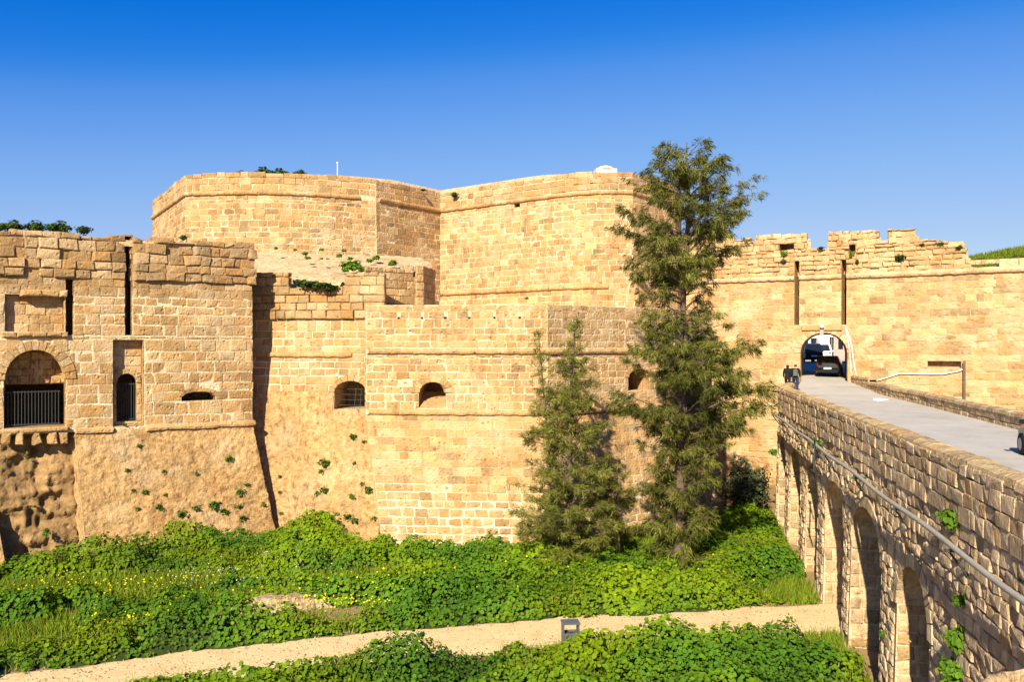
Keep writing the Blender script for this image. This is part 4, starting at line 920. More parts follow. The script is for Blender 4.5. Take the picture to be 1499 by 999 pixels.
# height of the mallow canopy on a grid
gx = np.arange(-34, 24, 0.25); gy = np.arange(18, 60, 0.25); GX, GY = np.meshgrid(gx, gy)
n1 = vnoise(GX, GY, 0.35, 1); n2_ = vnoise(GX, GY, 1.1, 5); n3 = vnoise(GX, GY, 0.12, 9); n4 = vnoise(GX, GY, 0.28, 14)
Hc = 0.62+0.5*n1+0.42*n2_+0.2*n3
Hc = Hc+0.22*np.clip((27.6-GY)/1.5, 0, 1)
def ell(cx, cy, rx, ry, rot=0):
    dx = GX-cx; dy = GY-cy; c, s = math.cos(rot), math.sin(rot); return np.sqrt(((dx*c+dy*s)/rx)**2+((-dx*s+dy*c)/ry)**2)
def bump_at(x, y, r, h):
    global Hc
    Hc = Hc+h*np.exp(-ell(x, y, r, r)**2)
for (px_, py_, r, h) in ((300, 935, 1.8, 0.75), (250, 950, 1.5, 0.3), (1150, 940, 1.2, 0.75), (960, 955, 1.5, 0.4), (600, 990, 1.6, 0.6), (250, 815, 2.5, 0.7), (460, 800, 2.0, 0.65), (130, 830, 2.5, 0.5), (830, 875, 3, 0.3), (1060, 850, 2, 0.4), (620, 885, 2, 0.3)):
    q = gnd(px_, py_); bump_at(q[0], q[1], r, h)
pdg = path_dist(GX, GY); path_y = np.interp(GX, [p[0] for p in PD][::-1], [p[1] for p in PD][::-1]); south = GY < path_y
Hc = Hc*np.where(south, np.clip((pdg-1.5-0.25*n2_)/1.25, 0, 1)**0.6, np.clip((pdg-1.35-0.3*n2_)/0.7, 0, 1)**0.6)
def keep_out(e, soft_=0.25):
    global Hc
    Hc = Hc*np.clip((e-1)/soft_, 0, 1)
grass_zone = np.zeros_like(GX)
for (px_, py_, rx, ry, rot) in ((150, 862, 5.5, 1.3, 0.15), (480, 852, 3.0, 0.9, 0.2), (1185, 872, 1.7, 1.6, 0), (1235, 945, 1.3, 1.8, 0), (330, 880, 2.6, 0.7, 0.2), (60, 930, 1.5, 1.5, 0)):
    q = gnd(px_, py_); e = ell(q[0], q[1], rx, ry, rot)+0.35*n2_; grass_zone = np.maximum(grass_zone, np.clip((1.25-e)/0.35, 0, 1)); keep_out(e, 0.4)
q = gnd(590, 806); keep_out(ell(q[0], q[1], 2.3, 0.9)+0.3*n2_, 0.4)
q = gnd(420, 903); keep_out(ell(q[0], q[1], 3.6, 1.1, 0.12)+0.25*n2_, 0.3)
# nothing inside walls or under the bridge
def front_of(Wl, X, Y, z=0.0, margin=0.3):
    """true in front of the wall's outward face at height z"""
    ok = np.ones(X.shape, bool)
    for i in range(len(Wl.P)-1):
        o = Wl.off(z)+margin; d = (X-Wl.P[i][0])*Wl.n[i][0]+(Y-Wl.P[i][1])*Wl.n[i][1]
        yield i, d-o
inside = np.zeros(GX.shape, bool)
for Wl, segs in ((TW, [0]), (CW, [0])):
    for i, d in front_of(Wl, GX, GY):
        if i in segs: inside |= (d < 0) & (GX < Wl.P[i+1][0]+0.7) & (GX > Wl.P[i][0]-8)
dd = [d for i, d in front_of(BW, GX, GY)]
inside |= (dd[0] < 0) & (dd[1] < 0) & (dd[2] < 0)
dgw = [d for i, d in front_of(GW, GX, GY)][0]; inside |= dgw < 0
dbr = [d for i, d in front_of(BR, GX, GY, 0, 0.15)]; inside |= (dbr[1] < 0) | ((dbr[0] < 0) & (GY > 45))
Hc = Hc*np.clip((n2_+0.62)/0.22, 0, 1)
q = gnd(838, 968); Hc = np.maximum(Hc, 0.52*np.exp(-ell(q[0], q[1], 1.2, 0.6)**2)); Hc = np.where(inside, 0, np.clip(Hc, 0, 2.2))
def samp(G, x, y):
    fx = (x-gx[0])/0.25; fy = (y-gy[0])/0.25; i = np.clip(fx.astype(int), 0, len(gx)-2); j = np.clip(fy.astype(int), 0, len(gy)-2); a = fx-i; b = fy-j
    return G[j, i]*(1-a)*(1-b)+G[j, i+1]*a*(1-b)+G[j+1, i]*(1-a)*b+G[j+1, i+1]*a*b
NL = 360000
x = rng.uniform(-30, 18, NL); y = rng.uniform(21, 56, NL)
pxx = CX+x/y*F; pyy = HY+(10-0.5)/y*F
ok = (pxx > -60) & (pxx < 1420) & (pyy < 1080)
x, y = x[ok], y[ok]; h = samp(Hc, x, y); ok = h > 0.16; x, y, h = x[ok], y[ok], h[ok]
gxh = (samp(Hc, x+0.2, y)-samp(Hc, x-0.2, y))/0.4; gyh = (samp(Hc, x, y+0.2)-samp(Hc, x, y-0.2))/0.4
N = np.stack([-gxh*0.8, -gyh*0.8-0.25, np.ones_like(x)], 1)+rng.normal(0, 0.38, (len(x), 3)); N /= np.linalg.norm(N, axis=1)[:, None]
depth = rng.power(2.0, len(x)); P = np.stack([x, y, h*(0.45+0.55*depth)+rng.normal(0, 0.05, len(x))], 1)
tone = 0.75+0.35*samp(n1, x, y)+0.3*samp(n3, x, y)+rng.normal(0, 0.16, len(x))
yl = np.clip(0.5+1.1*samp(n4, x, y)+rng.normal(0, 0.22, len(x)), 0, 1); T = (np.array((0.065, 0.150, 0.010))[None]*(1-yl[:, None])+np.array((0.155, 0.225, 0.004))[None]*yl[:, None])*np.clip(0.45+0.75*tone, 0.25, 1.9)[:, None]
V, Fc, TT = leaf_mesh(P, N, rng.uniform(0.03, 0.088, len(x))*(1+0.35*np.clip(samp(n1, x, y), -1, 1)), T)
tag(raw('mallow_leaves', V, Fc, M['leaf'], None, TT), 'dense bed of round green mallow leaves covering the moat floor', 'ground cover', kind='stuff')
print('mallow leaves', len(x))
# dark sheet under the leaves: undergrowth with the gaps' shade in its colour
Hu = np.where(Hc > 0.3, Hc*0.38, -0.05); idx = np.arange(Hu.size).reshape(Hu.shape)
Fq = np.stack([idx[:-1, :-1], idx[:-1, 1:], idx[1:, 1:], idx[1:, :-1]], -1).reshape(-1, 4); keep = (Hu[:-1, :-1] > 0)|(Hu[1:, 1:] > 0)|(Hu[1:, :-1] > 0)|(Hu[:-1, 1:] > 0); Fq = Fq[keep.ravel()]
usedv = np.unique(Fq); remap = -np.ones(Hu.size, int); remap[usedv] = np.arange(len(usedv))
tag(raw('mallow_undershade', np.stack([GX, GY, Hu], -1).reshape(-1, 3)[usedv], remap[Fq], M['under'], None, None), 'dark undergrowth sheet below the mallow leaves with the shade of the gaps in its colour', 'undergrowth', kind='stuff')
# grass
def blades(xs, ys, zs, hmin, hmax, col, wid=0.02):
    n = len(xs); hh = rng.uniform(hmin, hmax, n); a = rng.uniform(0, 6.28, n); w = wid*rng.uniform(0.6, 1.4, n); ln = rng.normal(0, 0.35, (n, 2))*hh[:, None]
    b = np.stack([xs, ys, zs], 1); V = np.zeros((n, 3, 3)); V[:, 0] = b+np.stack([np.cos(a)*w, np.sin(a)*w, 0*w], 1); V[:, 1] = b-np.stack([np.cos(a)*w, np.sin(a)*w, 0*w], 1); V[:, 2] = b+np.stack([ln[:, 0], ln[:, 1], hh], 1)
    T = np.array(col)[None]*rng.uniform(0.6, 1.4, (n, 1))*np.array([1, 1, 1])[None]; T[:, 0] *= rng.uniform(0.8, 1.3, n)
    return V.reshape(-1, 3), np.arange(n*3).reshape(-1, 3), np.repeat(T, 3, axis=0)
n = 420000; x = rng.uniform(-30, 18, n); y = rng.uniform(22, 52, n); pxx = CX+x/y*F
edge = samp(((Hc < 0.25) & ~inside & (pdg > 1.6)).astype(float), x, y); gz = samp(grass_zone*(~inside), x, y)
ok = (pxx > -40) & (pxx < 1400) & ((gz*0.9 > rng.random(n)) | (edge*0.25 > rng.random(n)*1.6)) & (samp(pdg, x, y) > 1.55)
q = gnd(420, 890); ok &= ~((np.abs(x-q[0]) < 2.6) & (np.abs(y-q[1]) < 0.25))
x, y = x[ok], y[ok]
V, Fc, TT = blades(x, y, 0*x, 0.12, 0.42, (0.17, 0.24, 0.015), 0.022)
tag(raw('grass', V, Fc, M['leaf'], None, TT), 'sunlit wild grass growing in gaps between the mallows', 'grass', kind='stuff'); print('grass', len(x))
# low grass floor so that gaps read green, not bare
gm = (grass_zone > 0.3) & ~inside & (pdg > 1.4); keep = gm[:-1, :-1] & gm[1:, 1:]; Fq = np.stack([idx[:-1, :-1], idx[:-1, 1:], idx[1:, 1:], idx[1:, :-1]], -1).reshape(-1, 4)[keep.ravel()]
usedv = np.unique(Fq); remap = -np.ones(Hu.size, int); remap[usedv] = np.arange(len(usedv))
tag(raw('low_turf', np.stack([GX, GY, np.full(GX.shape, 0.02)+0.015*n1], -1).reshape(-1, 3)[usedv], remap[Fq], M['under'], None, None), 'low green turf under the wild grass', 'turf', kind='stuff')
n = 60000; x = rng.uniform(-30, 18, n); y = rng.uniform(22, 50, n); h_ = samp(Hc, x, y); ok = (h_ > 0.2) & (samp(n4, x, y)+0.4*samp(n2_, x, y) > 0.12) & (samp(pdg, x, y) > 1.7); x, y, h_ = x[ok], y[ok], h_[ok]
V, Fc, TT = blades(x, y, h_*0.6, 0.2, 0.6, (0.20, 0.23, 0.03), 0.016)
tag(raw('wild_oats', V, Fc, M['leaf'], None, TT), 'thin pale grass stalks poking up through the mallow bed', 'grass', kind='stuff')
n = 5200; k_ = rng.integers(0, len(PDn)-1, n); f_ = rng.random((n, 1)); c_ = PDn[k_]*(1-f_)+PDn[k_+1]*f_; x = c_[:, 0]+rng.normal(0, 1.0, n); y = c_[:, 1]+rng.normal(0, 1.0, n)
a_ = rng.uniform(0, 6.28, n); r2 = rng.uniform(0.012, 0.05, n)*rng.random(n)**0.5+0.008
V = np.stack([np.stack([x+np.cos(a_+q_)*r2, y+np.sin(a_+q_)*r2*0.8, 0*x+0.02], 1) for q_ in (0, 1.57, 3.14, 4.71)]+[np.stack([x, y, 0.045+r2*0.8], 1)], 1)
Fc = ((np.arange(n)*5)[:, None, None]+np.array([(0, 1, 4), (1, 2, 4), (2, 3, 4), (3, 0, 4)])[None]).reshape(-1, 3)
tag(raw('pebbles', V.reshape(-1, 3), Fc, M['rough'], None, np.repeat(np.array((0.50, 0.38, 0.22))[None]*rng.uniform(0.55, 1.15, (n, 1)), 5, axis=0)), 'small pebbles strewn over the sandy path', 'gravel', kind='stuff')
# flowers
def flowers(spots, n, col, name, label, size=(0.022, 0.045)):
    X_ = []; Y_ = []
    for (px_, py_, rx, ry, k) in spots:
        c = gnd(px_, py_); m_ = int(n*k); X_.append(rng.normal(c[0], rx, m_)); Y_.append(rng.normal(c[1], ry, m_))
    x = np.concatenate(X_); y = np.concatenate(Y_); ok = (samp(pdg, x, y) > 1.4) & (samp(inside.astype(float), x, y) < 0.1); x, y = x[ok], y[ok]
    z = np.maximum(samp(Hc, x, y)+0.08, rng.uniform(0.25, 0.5, len(x)))
    N = np.stack([0*x, 0*x-0.6, 1+0*x], 1)+rng.normal(0, 0.3, (len(x), 3)); N /= np.linalg.norm(N, axis=1)[:, None]
    V, Fc, TT = leaf_mesh(np.stack([x, y, z], 1), N, rng.uniform(*size, len(x)), np.tile(col, (len(x), 1)))
    tag(raw(name, V, Fc, M['leaf'], None, TT), label, 'flowers', kind='stuff')
flowers([(470, 893, 1.6, 0.35, 1.0), (190, 862, 2.5, 0.7, 0.5), (200, 930, 1.0, 0.3, 0.3), (120, 880, 3, 1, 0.25), (700, 880, 7, 2, 0.15), (980, 860, 3, 1, 0.1)], 150, (0.75, 0.62, 0.02), 'yellow_flowers', 'tiny yellow wild flowers scattered over the grass')
flowers([(300, 850, 1.0, 0.5, 1.0), (420, 842, 1.3, 0.4, 1.0), (340, 865, 1.2, 0.4, 0.7)], 60, (0.6, 0.6, 0.5), 'white_flowers', 'tiny white wild flowers in the grass below the tower', (0.015, 0.03))
# rock ledge beside the path
q0 = gnd(328, 902); q1 = gnd(512, 886); V = []; n = 46
for i in range(n):
    t = i/(n-1); x = q0[0]+(q1[0]-q0[0])*t; y = q0[1]+(q1[1]-q0[1])*t+0.2*fbm(x, 0, 0, 0.8); hgt = 0.5*math.sin(math.pi*min(1, t*1.1+0.05))**0.5*(0.9+0.22*fbm(x, 3, 0, 1.0))
    for (dy, dz) in ((-0.22, -0.05), (-0.12, 0.45), (0.0, 0.9), (0.08, 1.0), (0.9, 0.95), (1.2, 0.1)): V.append((x+0.05*fbm(x, dy, 2, 3), y+dy+0.12*fbm(x, dy, 5, 2), max(-0.05, hgt*dz)+0.06*fbm(x, dy, 8, 2.2)*(dz > 0.3)))
rk = raw('rock_ledge', V, [(i*6+k, (i+1)*6+k, (i+1)*6+k+1, i*6+k+1) for i in range(n-1) for k in range(5)], M['rough'], None, [(0.44, 0.31, 0.18)]*len(V))
tag(rk, 'low pale rock ledge jutting from the grass near the sandy path', 'rock')

# ------------------------------------------------------------------ trees
def tree(name, label, base, trunk_px, D, prof, nb, clump, needles, nlen, droop, rise, tint, trunk_r, seed, leaders=(), dens_fn=None):
    global rng
    r_ = np.random.default_rng(seed); pr = random.Random(seed)
    t = thing(name, base, label, 'tree')
    TP = [Wp(x, y, D) for x, y in trunk_px]; TP[0] = base
    tz = np.array([p[2] for p in TP]); tx = np.array([p[0] for p in TP]); ty = np.array([p[1] for p in TP])
    H = tz[-1]-tz[0]; mb = MB(); zz = np.linspace(tz[0], tz[-1], 24)
    mb.tube([(np.interp(z, tz, tx)+0.05*math.sin(z*2), np.interp(z, tz, ty)+0.05*math.cos(z*1.7), z) for z in zz], [max(0.02, trunk_r*(1-(z-tz[0])/H)**0.8+0.015) for z in zz], 9)
    mb.build('trunk', M['bark'], t)
    py = [a for a, _, _ in prof]; pl = [(trunk_x0-l)/F*D for (a, l, r) in prof for trunk_x0 in [np.interp(-(a), [-q[1] for q in trunk_px], [q[0] for q in trunk_px])]]
    prr = [(r-x0)/F*D for (a, l, r) in prof for x0 in [np.interp(-(a), [-q[1] for q in trunk_px], [q[0] for q in trunk_px])]]
    pzv = [CZ+(HY-a)/F*D for a in py]; o = np.argsort(pzv); pzv = np.array(pzv)[o]; pl = np.array(pl)[o]; prr = np.array(prr)[o]
    lm_ = MB(); CP = []; CN = []; CT = []
    for k in range(nb):
        zt = pr.uniform(pzv[0], pzv[-1])
        if dens_fn and pr.random() > dens_fn(zt): continue
        az = pr.uniform(0, 2*math.pi); cx = math.cos(az); w = (prr if cx > 0 else pl); Rw = float(np.interp(zt, pzv, w)); Ro = float(np.interp(zt, pzv, (pl+prr)/2))
        Rl = (abs(cx)*Rw+(1-abs(cx))*Ro)*pr.uniform(0.35, 1.03)
        z0 = zt-Rl*rise*pr.uniform(0.3, 1.7); z0 = max(z0, tz[0]+0.5); z0 = min(z0, tz[-1]-0.2)
        p0 = Vector((np.interp(z0, tz, tx), np.interp(z0, tz, ty), z0)); p2 = Vector((p0.x+math.cos(az)*Rl, p0.y+math.sin(az)*Rl, zt)); pm = (p0+p2)/2+Vector((0, 0, 0.12*Rl))
        pts = [p0*(1-s)**2+pm*2*s*(1-s)+p2*s*s for s in np.linspace(0, 1, 6)]
        lm_.tube(pts, [max(0.008, 0.032*Rl**0.7*(1-s*0.85)) for s in np.linspace(0, 1, 6)], 5, cap=False)
        br_t = pr.uniform(0.65, 1.35); ntw = max(2, int(2.2*Rl+1.5))
        for tw in range(ntw):
            s = 1.0 if tw == 0 else pr.uniform(0.25, 1.0); i = min(4, int(s*5)); q = pts[i].lerp(pts[i+1], s*5-i)
            a2 = az+pr.gauss(0, 0.75); tl = pr.uniform(0.22, 0.5)*(0.5+0.5*Rl)*(1.15-0.5*s)
            e2 = q+Vector((math.cos(a2)*tl, math.sin(a2)*tl, tl*pr.uniform(-0.35, 0.75)))
            lm_.tube([q, (q+e2)/2+Vector((0, 0, 0.04)), e2], [0.014, 0.009, 0.005], 4, cap=False)
            tb_ = br_t*pr.uniform(0.8, 1.2)
            for c in range(max(2, int(clump*tl*1.3))):
                k2 = pr.uniform(0.1, 1.05); p_ = q.lerp(e2, k2)+Vector((pr.gauss(0, 0.09), pr.gauss(0, 0.09), pr.gauss(0, 0.08)))
                dirv = (e2-q).normalized()+Vector((pr.gauss(0, 0.5), pr.gauss(0, 0.5), pr.gauss(0, 0.4)))
                CP.append(tuple(p_)); CN.append(tuple(dirv.normalized())); CT.append(tb_*pr.uniform(0.75, 1.25))
    for (lx, ly0, ly1) in leaders:                          # second leader
        a = Vector(Wp(lx+18, ly1, D)); b = Vector(Wp(lx, ly0, D)); lm_.tube([a, (a+b)/2, b], [0.06, 0.04, 0.015], 6)
        for c in range(170):
            s = pr.random(); q = a.lerp(b, s); rr_ = 0.75*(1-s)**0.6+0.12; an = pr.uniform(0, 6.28)
            CP.append((q.x+math.cos(an)*rr_*pr.random(), q.y+math.sin(an)*rr_*pr.random(), q.z)); CN.append((math.cos(an)*0.7, math.sin(an)*0.7, 0.6)); CT.append(pr.uniform(0.8, 1.3))
    tag(lm_.build('limbs', M['bark'], t), kind='stuff')
    CP = np.array(CP); CN = np.array(CN); CT = np.array(CT); nC = len(CP)
    P = np.repeat(CP, needles, 0); Nn = np.repeat(CN, needles, 0)*1.0+r_.normal(0, 0.55, (nC*needles, 3)); Nn[:, 2] -= droop*r_.random(nC*needles); Nn /= np.linalg.norm(Nn, axis=1)[:, None]
    Lg = nlen*r_.uniform(0.5, 1.3, nC*needles); S_ = np.cross(Nn, r_.normal(0, 1, (nC*needles, 3))); S_ /= np.linalg.norm(S_, axis=1)[:, None]; w = 0.0095*r_.uniform(0.7, 1.5, nC*needles)
    st = P+r_.normal(0, 0.05, P.shape); mid_ = st+Nn*(Lg*0.55)[:, None]; en = st+Nn*Lg[:, None]; en[:, 2] -= droop*0.25*Lg
    V = np.stack([st-S_*(w*0.5)[:, None], st+S_*(w*0.5)[:, None], mid_+S_*w[:, None], en, mid_-S_*w[:, None]], 1)
    n = len(V); Fc = (np.arange(n)*5)[:, None]+np.array([[0, 1, 2, 3, 4]])
    T = np.array(tint)[None]*np.repeat(CT, needles)[:, None]*r_.uniform(0.7, 1.35, (n, 1))
    raw('crown', V.reshape(-1, 3), Fc, M['needle'], t, np.repeat(T, 5, axis=0)); print(name, n)
    return t
big = [(205, 985, 1022), (225, 940, 1060), (250, 918, 1105), (285, 915, 1118), (330, 897, 1100), (375, 885, 1075), (405, 915, 1050), (430, 945, 1045), (460, 938, 1060), (495, 925, 1105), (540, 908, 1118), (585, 900, 1125), (615, 915, 1100), (640, 940, 1070), (680, 945, 1055), (725, 935, 1058), (765, 930, 1060), (800, 940, 1045), (828, 945, 1035), (838, 960, 1025)]
b = gnd(992, 845); Db = b[1]
def dbig(z):
    y = HY-(z-CZ)/Db*F
    return 0.85 if 405 < y < 450 else 1.0
tree('casuarina_tree', 'tall ragged casuarina tree standing in the moat before the town wall', b, [(992, 845), (996, 700), (1000, 560), (1002, 420), (1008, 330), (1006, 208)], Db, big, 285, 11, 14, 0.26, 1.0, 0.45, (0.135, 0.138, 0.022), 0.24, 3, dens_fn=dbig)
sm = [(468, 832, 848), (500, 822, 858), (540, 805, 866), (580, 790, 870), (620, 772, 882), (660, 762, 892), (700, 752, 902), (740, 750, 912), (775, 758, 905), (797, 760, 890), (818, 775, 880)]
b = gnd(832, 832)
tree('young_casuarina_tree', 'young bushy conifer-like tree against the foot of the cannon bastion', b, [(832, 832), (834, 700), (837, 580), (840, 468)], b[1], sm, 185, 12, 14, 0.24, 0.2, 0.45, (0.155, 0.16, 0.024), 0.12, 5, leaders=((788, 487, 690),))
b = gnd(905, 826)
tree('casuarina_sapling', 'small pale green sapling between the two casuarina trees', b, [(905, 826), (904, 760), (902, 690)], b[1], [(690, 893, 912), (720, 880, 925), (760, 878, 935), (800, 885, 930)], 34, 14, 22, 0.3, 0.4, 0.35, (0.14, 0.13, 0.022), 0.05, 8)

# ------------------------------------------------------------------ leafy bushes and tufts
def clump_mesh(n, flat, size, col, seed, up=0.0):
    r_ = np.random.default_rng(seed); d = r_.normal(size=(n, 3)); d /= np.linalg.norm(d, axis=1)[:, None]; rad = r_.random(n)**0.45*(0.75+0.35*np.sin(d[:, 0]*4+seed)*np.cos(d[:, 1]*3)); P = d*rad[:, None]; P[:, 2] = P[:, 2]*flat+up
    N = d+r_.normal(0, 0.5, (n, 3)); N[:, 2] += 0.5; N /= np.linalg.norm(N, axis=1)[:, None]
    V, Fc, T = leaf_mesh(P, N, size*r_.uniform(0.6, 1.3, n), np.array(col)[None]*r_.uniform(0.55, 1.4, (n, 1)))
    me = bpy.data.meshes.new('foliage'); me.from_pydata(V.tolist(), [], Fc.tolist()); a = me.attributes.new('tint', 'FLOAT_COLOR', 'POINT')
    C4 = np.ones((len(V), 4), np.float32); C4[:, :3] = T; a.data.foreach_set('color', C4.ravel()); me.materials.append(M['leaf']); return me
TUFT = [clump_mesh(90, 0.75, 0.20, (0.09, 0.16, 0.018), s) for s in (11, 12, 13)]
DARKB = [clump_mesh(420, 0.6, 0.11, (0.05, 0.085, 0.015), s, 0.25) for s in (21, 22)]
LIMEB = [clump_mesh(260, 0.7, 0.14, (0.11, 0.21, 0.015), s, 0.1) for s in (31, 32)]
def plant(name, me, loc, sc, label, cat, group=None, rz=None):
    o = bpy.data.objects.new(name, me); link(o, None, loc); o.scale = sc if hasattr(sc, '__len__') else (sc, sc, sc); o.rotation_euler.z = random.uniform(0, 6.28) if rz is None else rz
    return tag(o, label, cat, group)
def on(Wl, sg, x, y, d=0.03):
    u, z = Wl.px(x, y, sg)
    for _ in range(4):                                       # follow the batter
        p = Wl.pt(u, z, d, sg); X_, Y_ = proj(p); u += (x-X_)/F*p[1]; z += (Y_-y)/F*p[1]
    return Wl.pt(u, z, d, sg)
for (x, y, r) in ((205, 653, 5), (183, 622, 3), (240, 690, 4), (242, 725, 3), (187, 689, 4), (195, 718, 3), (212, 720, 5), (334, 672, 6), (288, 694, 3), (351, 720, 7), (362, 710, 4), (312, 740, 8), (325, 748, 5), (332, 750, 5), (265, 753, 7), (287, 744, 6), (232, 741, 4), (349, 742, 4), (354, 758, 5), (235, 745, 4), (317, 778, 5), (354, 776, 4), (201, 745, 4), (385, 738, 4)):
    plant('wall_tuft', random.choice(TUFT), on(TW, 0, x, y), r*1.35/F*40, 'small green tuft rooted in the rendered slope below the gate tower', 'plant', 'tufts on the tower slope')
for (x, y, r) in ((518, 639, 7), (533, 647, 4), (476, 678, 8), (470, 690, 5), (519, 678, 3), (465, 722, 5), (476, 718, 6), (530, 708, 4), (541, 718, 7), (515, 727, 5), (410, 721, 4), (470, 752, 6), (508, 757, 6), (520, 762, 7), (494, 753, 4), (548, 759, 5), (412, 752, 4), (410, 698, 3)):
    plant('wall_tuft', random.choice(TUFT), on(CW, 0, x, y), r*1.35/F*41, 'small green tuft rooted in the rendered slope of the recessed wall', 'plant', 'tufts on the recessed wall')
for (x, y, r) in ((10, 640, 5), (58, 648, 6), (40, 670, 4), (68, 780, 9), (50, 742, 4), (92, 640, 4)):
    plant('wall_tuft', random.choice(TUFT), on(TW, 0, x, y, -0.2), r/F*37, 'small plant growing on the eroded rock face under the gateway', 'plant', 'plants on the rock face')
for (x, y, r) in ((538, 423, 10), (561, 402, 4)):
    plant('wall_tuft', TUFT[0], on(RW, 0, x, y, 0.05), r/F*45, 'leafy tuft sprouting from the broken ramp parapet', 'plant', 'tufts on the ramp parapet')
def bush(x, y, D, rpx, me, label, flat=1.0, cat='bush', group=None, name='bush'):
    p = Wp(x, y, D); r = rpx/F*D; plant(name, me, p, (r, r*0.8, r*flat), label, cat, group)
for (x, y, r) in ((18, 337, 26), (52, 337, 24), (86, 338, 25), (-8, 336, 24)):
    bush(x, y, 38.5, r, DARKB[0], 'dark green bush in the row along the top of the gate tower', 0.7, group='bushes in a row on the tower top')
bush(122, 340, 38.8, 17, DARKB[1], 'round dark bush at the end of the row on the tower top', 0.75)
bush(269, 350, 40.6, 9, DARKB[1], 'small dark bush alone on the edge of the tower parapet', 0.9)
for (x, y, r, l) in ((352, 257, 11, 'small bush standing apart on the rim of the upper bastion'), (386, 257, 19, 'wide low bush on the rim of the upper bastion beside a rounder one'), (410, 257, 16, 'rounder bush on the rim of the upper bastion touching a wide low one'), (439, 257, 13, 'dark bush on the rim of the upper bastion nearest the white mast')):
    bush(x, y, 56.5, r*1.15, DARKB[0], l, 0.7)
bush(620, 279, 60, 7, DARKB[0], 'tiny dark bush on the shaded corner of the upper bastion', 0.5)
bush(665, 287, 60.8, 8, DARKB[1], 'dry grey-green bush on the inner corner of the upper bastion', 1.0)
for (x, y, D, r, fl) in ((448, 416, 43.2, 16, 0.6), (466, 418, 43.1, 17, 0.55), (484, 421, 43.0, 16, 0.55), (437, 412, 43.2, 10, 0.6)):
    bush(x, y+3, D, r*1.35, DARKB[1], 'dark green shrub in the low hedge growing on the recessed wall', fl, group='hedge on the recessed wall')
for (x, y, D, r) in ((515, 390, 46, 20), (530, 394, 46, 10), (505, 396, 45.5, 8), (450, 378, 48, 6), (447, 372, 49, 7), (432, 366, 50.5, 5), (471, 366, 51, 5), (497, 375, 49.5, 7), (513, 379, 49, 6), (541, 382, 48, 7), (551, 378, 49, 9), (575, 386, 47, 11), (404, 364, 51, 5), (503, 367, 51, 6), (471, 379, 48, 4)):
    bush(x, y, D, r, LIMEB[0], 'green clump of weeds growing on the rubble roof slope', 0.75, 'plant', 'weeds on the rubble slope', 'weed_clump')
bush(771, 437, 47, 5, LIMEB[1], 'tiny bright green weed on the edge of the bastion terrace', 0.8, 'plant', name='weed_clump')
bush(940, 409, 54.5, 16, LIMEB[1], 'bright green weeds on the ledge of the wall behind the tall tree', 0.45, 'plant', name='weed_clump')
for (x, y, r, fl, me, l) in ((1317, 379, 12, 0.8, DARKB[1], 'round dark bush growing out of the ruined battlements'), (1147, 372, 6, 1.2, LIMEB[0], 'bright weed hanging below the gun loop left of the gate slots'), (1147, 384, 6, 1.0, DARKB[0], 'dark tuft under the gun loop beside the gate slots'), (1247, 373, 6, 1.2, LIMEB[1], 'bright weed under the gun loop above the right gate slot'), (1255, 385, 6, 1.1, DARKB[0], 'dark tuft clinging to the battlements above the gate'), (1376, 357, 9, 0.4, LIMEB[0], 'low weeds on the flat broken battlement'), (1350, 358, 6, 0.4, LIMEB[1], 'small weeds beside the last merlon'), (1404, 364, 7, 0.9, DARKB[0], 'dark weed at the ruined end of the battlements'), (1202, 364, 9, 0.4, DARKB[0], 'low dark weeds in the gap between merlons')):
    q = on(GW, 0, x, y, 0.12); plant('bush', me, q, (r/F*q[1], r/F*q[1]*0.7, r/F*q[1]*fl), l, 'bush')
# bank grass
V = []; n = 26000; u = rng.uniform(uu(1414), uu(1414)+16, n); tt = rng.random(n); 
pp = np.array([GW.pt(a, 14.78+1.15*c+min(0.5, 0.06*(a-uu(1412))/0.36)*c+0.15, -0.35-3.5*c, 0) for a, c in zip(u, tt)])
V, Fc, TT = blades(pp[:, 0], pp[:, 1], pp[:, 2]-0.25, 0.2, 0.38, (0.16, 0.22, 0.015), 0.035)
tag(raw('bank_grass', V, Fc, M['leaf'], None, TT), 'green grass on the earth bank above the town wall', 'grass', kind='stuff')
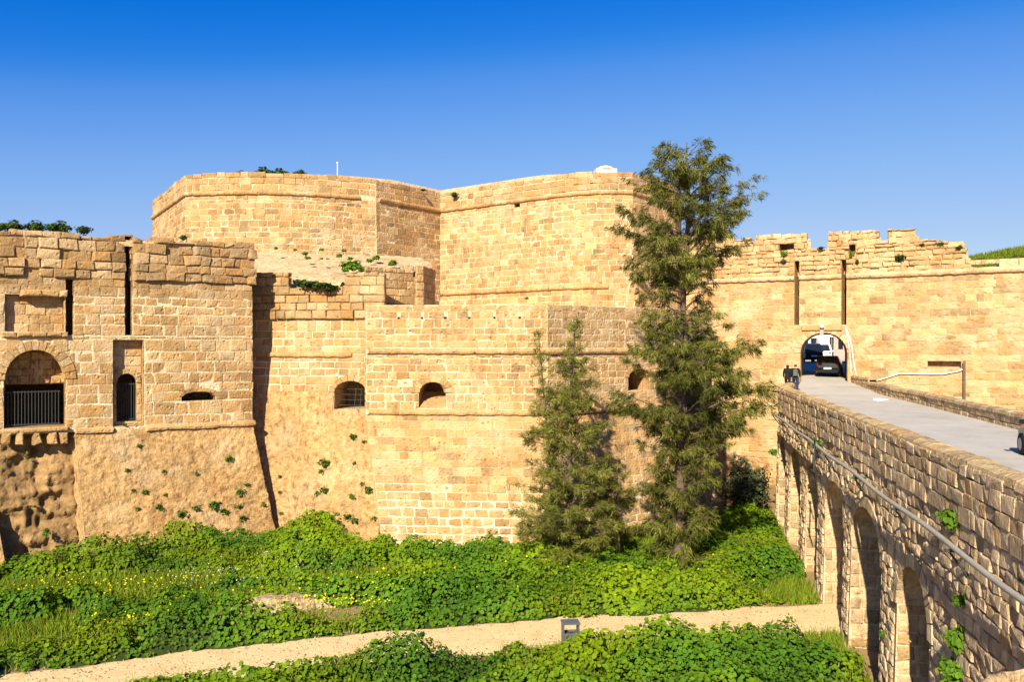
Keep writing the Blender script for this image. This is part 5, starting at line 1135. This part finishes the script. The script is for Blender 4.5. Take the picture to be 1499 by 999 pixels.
# bridge plants
for (x, y, r, fl, l) in ((1395, 762, 18, 1.3, 'yellow-green bush sprouting from the bridge wall below the parapet'), (1200, 652, 11, 1.0, 'small bush hanging from the bridge just under the pipe'), (1407, 880, 10, 1.3, 'narrow tuft of ivy on the lower bridge wall'), (1403, 940, 16, 1.7, 'long hanging ivy on the bridge wall above the counterscarp'), (1398, 985, 22, 1.2, 'thick ivy at the foot of the near bridge pier'), (1296, 927, 5, 1.0, 'tiny tuft at the corner of a bridge pier'), (1136, 663, 7, 1.0, 'small tuft on the far corner of the bridge')):
    q = on(BR, 1, x, y, 0.1); s = 1.35*r/F*q[1]; plant('bush', LIMEB[0], q, (s*0.9, s*0.9, s*fl), l, 'bush')
# grey bush and palm-like scrub by the far pier
b = gnd(1100, 770)
bb_ = thing('grey_shrub', (b[0], b[1]+1, 0), 'large grey-green shrub in the shade by the far end of the bridge', 'shrub')
Pn = rng.normal(size=(5200, 3)); Pn /= np.linalg.norm(Pn, axis=1)[:, None]; rad = rng.random(5200)**0.4*(0.8+0.3*np.sin(Pn[:, 0]*5)*np.cos(Pn[:, 2]*4)); ctr_ = np.array((b[0]+0.1, b[1]+1, 1.9))
Pq = Pn*rad[:, None]*np.array((1.7, 1.5, 1.9))+ctr_; Pq[:, 2] = np.maximum(Pq[:, 2], 0.1)
Nn = Pn+rng.normal(0, 0.4, Pn.shape); Nn /= np.linalg.norm(Nn, axis=1)[:, None]
V, Fc, TT = leaf_mesh(Pq, Nn, rng.uniform(0.03, 0.09, 5200), np.array((0.075, 0.09, 0.04))[None]*rng.uniform(0.6, 1.4, (5200, 1))); raw('foliage', V, Fc, M['leaf'], bb_, TT)
mb = MB()
for k in range(7):
    a = k*0.9; mb.tube([(b[0]+0.1, b[1]+1, 0), (b[0]+0.1+0.5*math.cos(a), b[1]+1+0.5*math.sin(a), 1.2), (b[0]+0.1+1.1*math.cos(a), b[1]+1+1.0*math.sin(a), 2.6)], [0.05, 0.03, 0.012], 5)
mb.build('stems', M['bark'], bb_)
print('objects', len(bpy.data.objects))
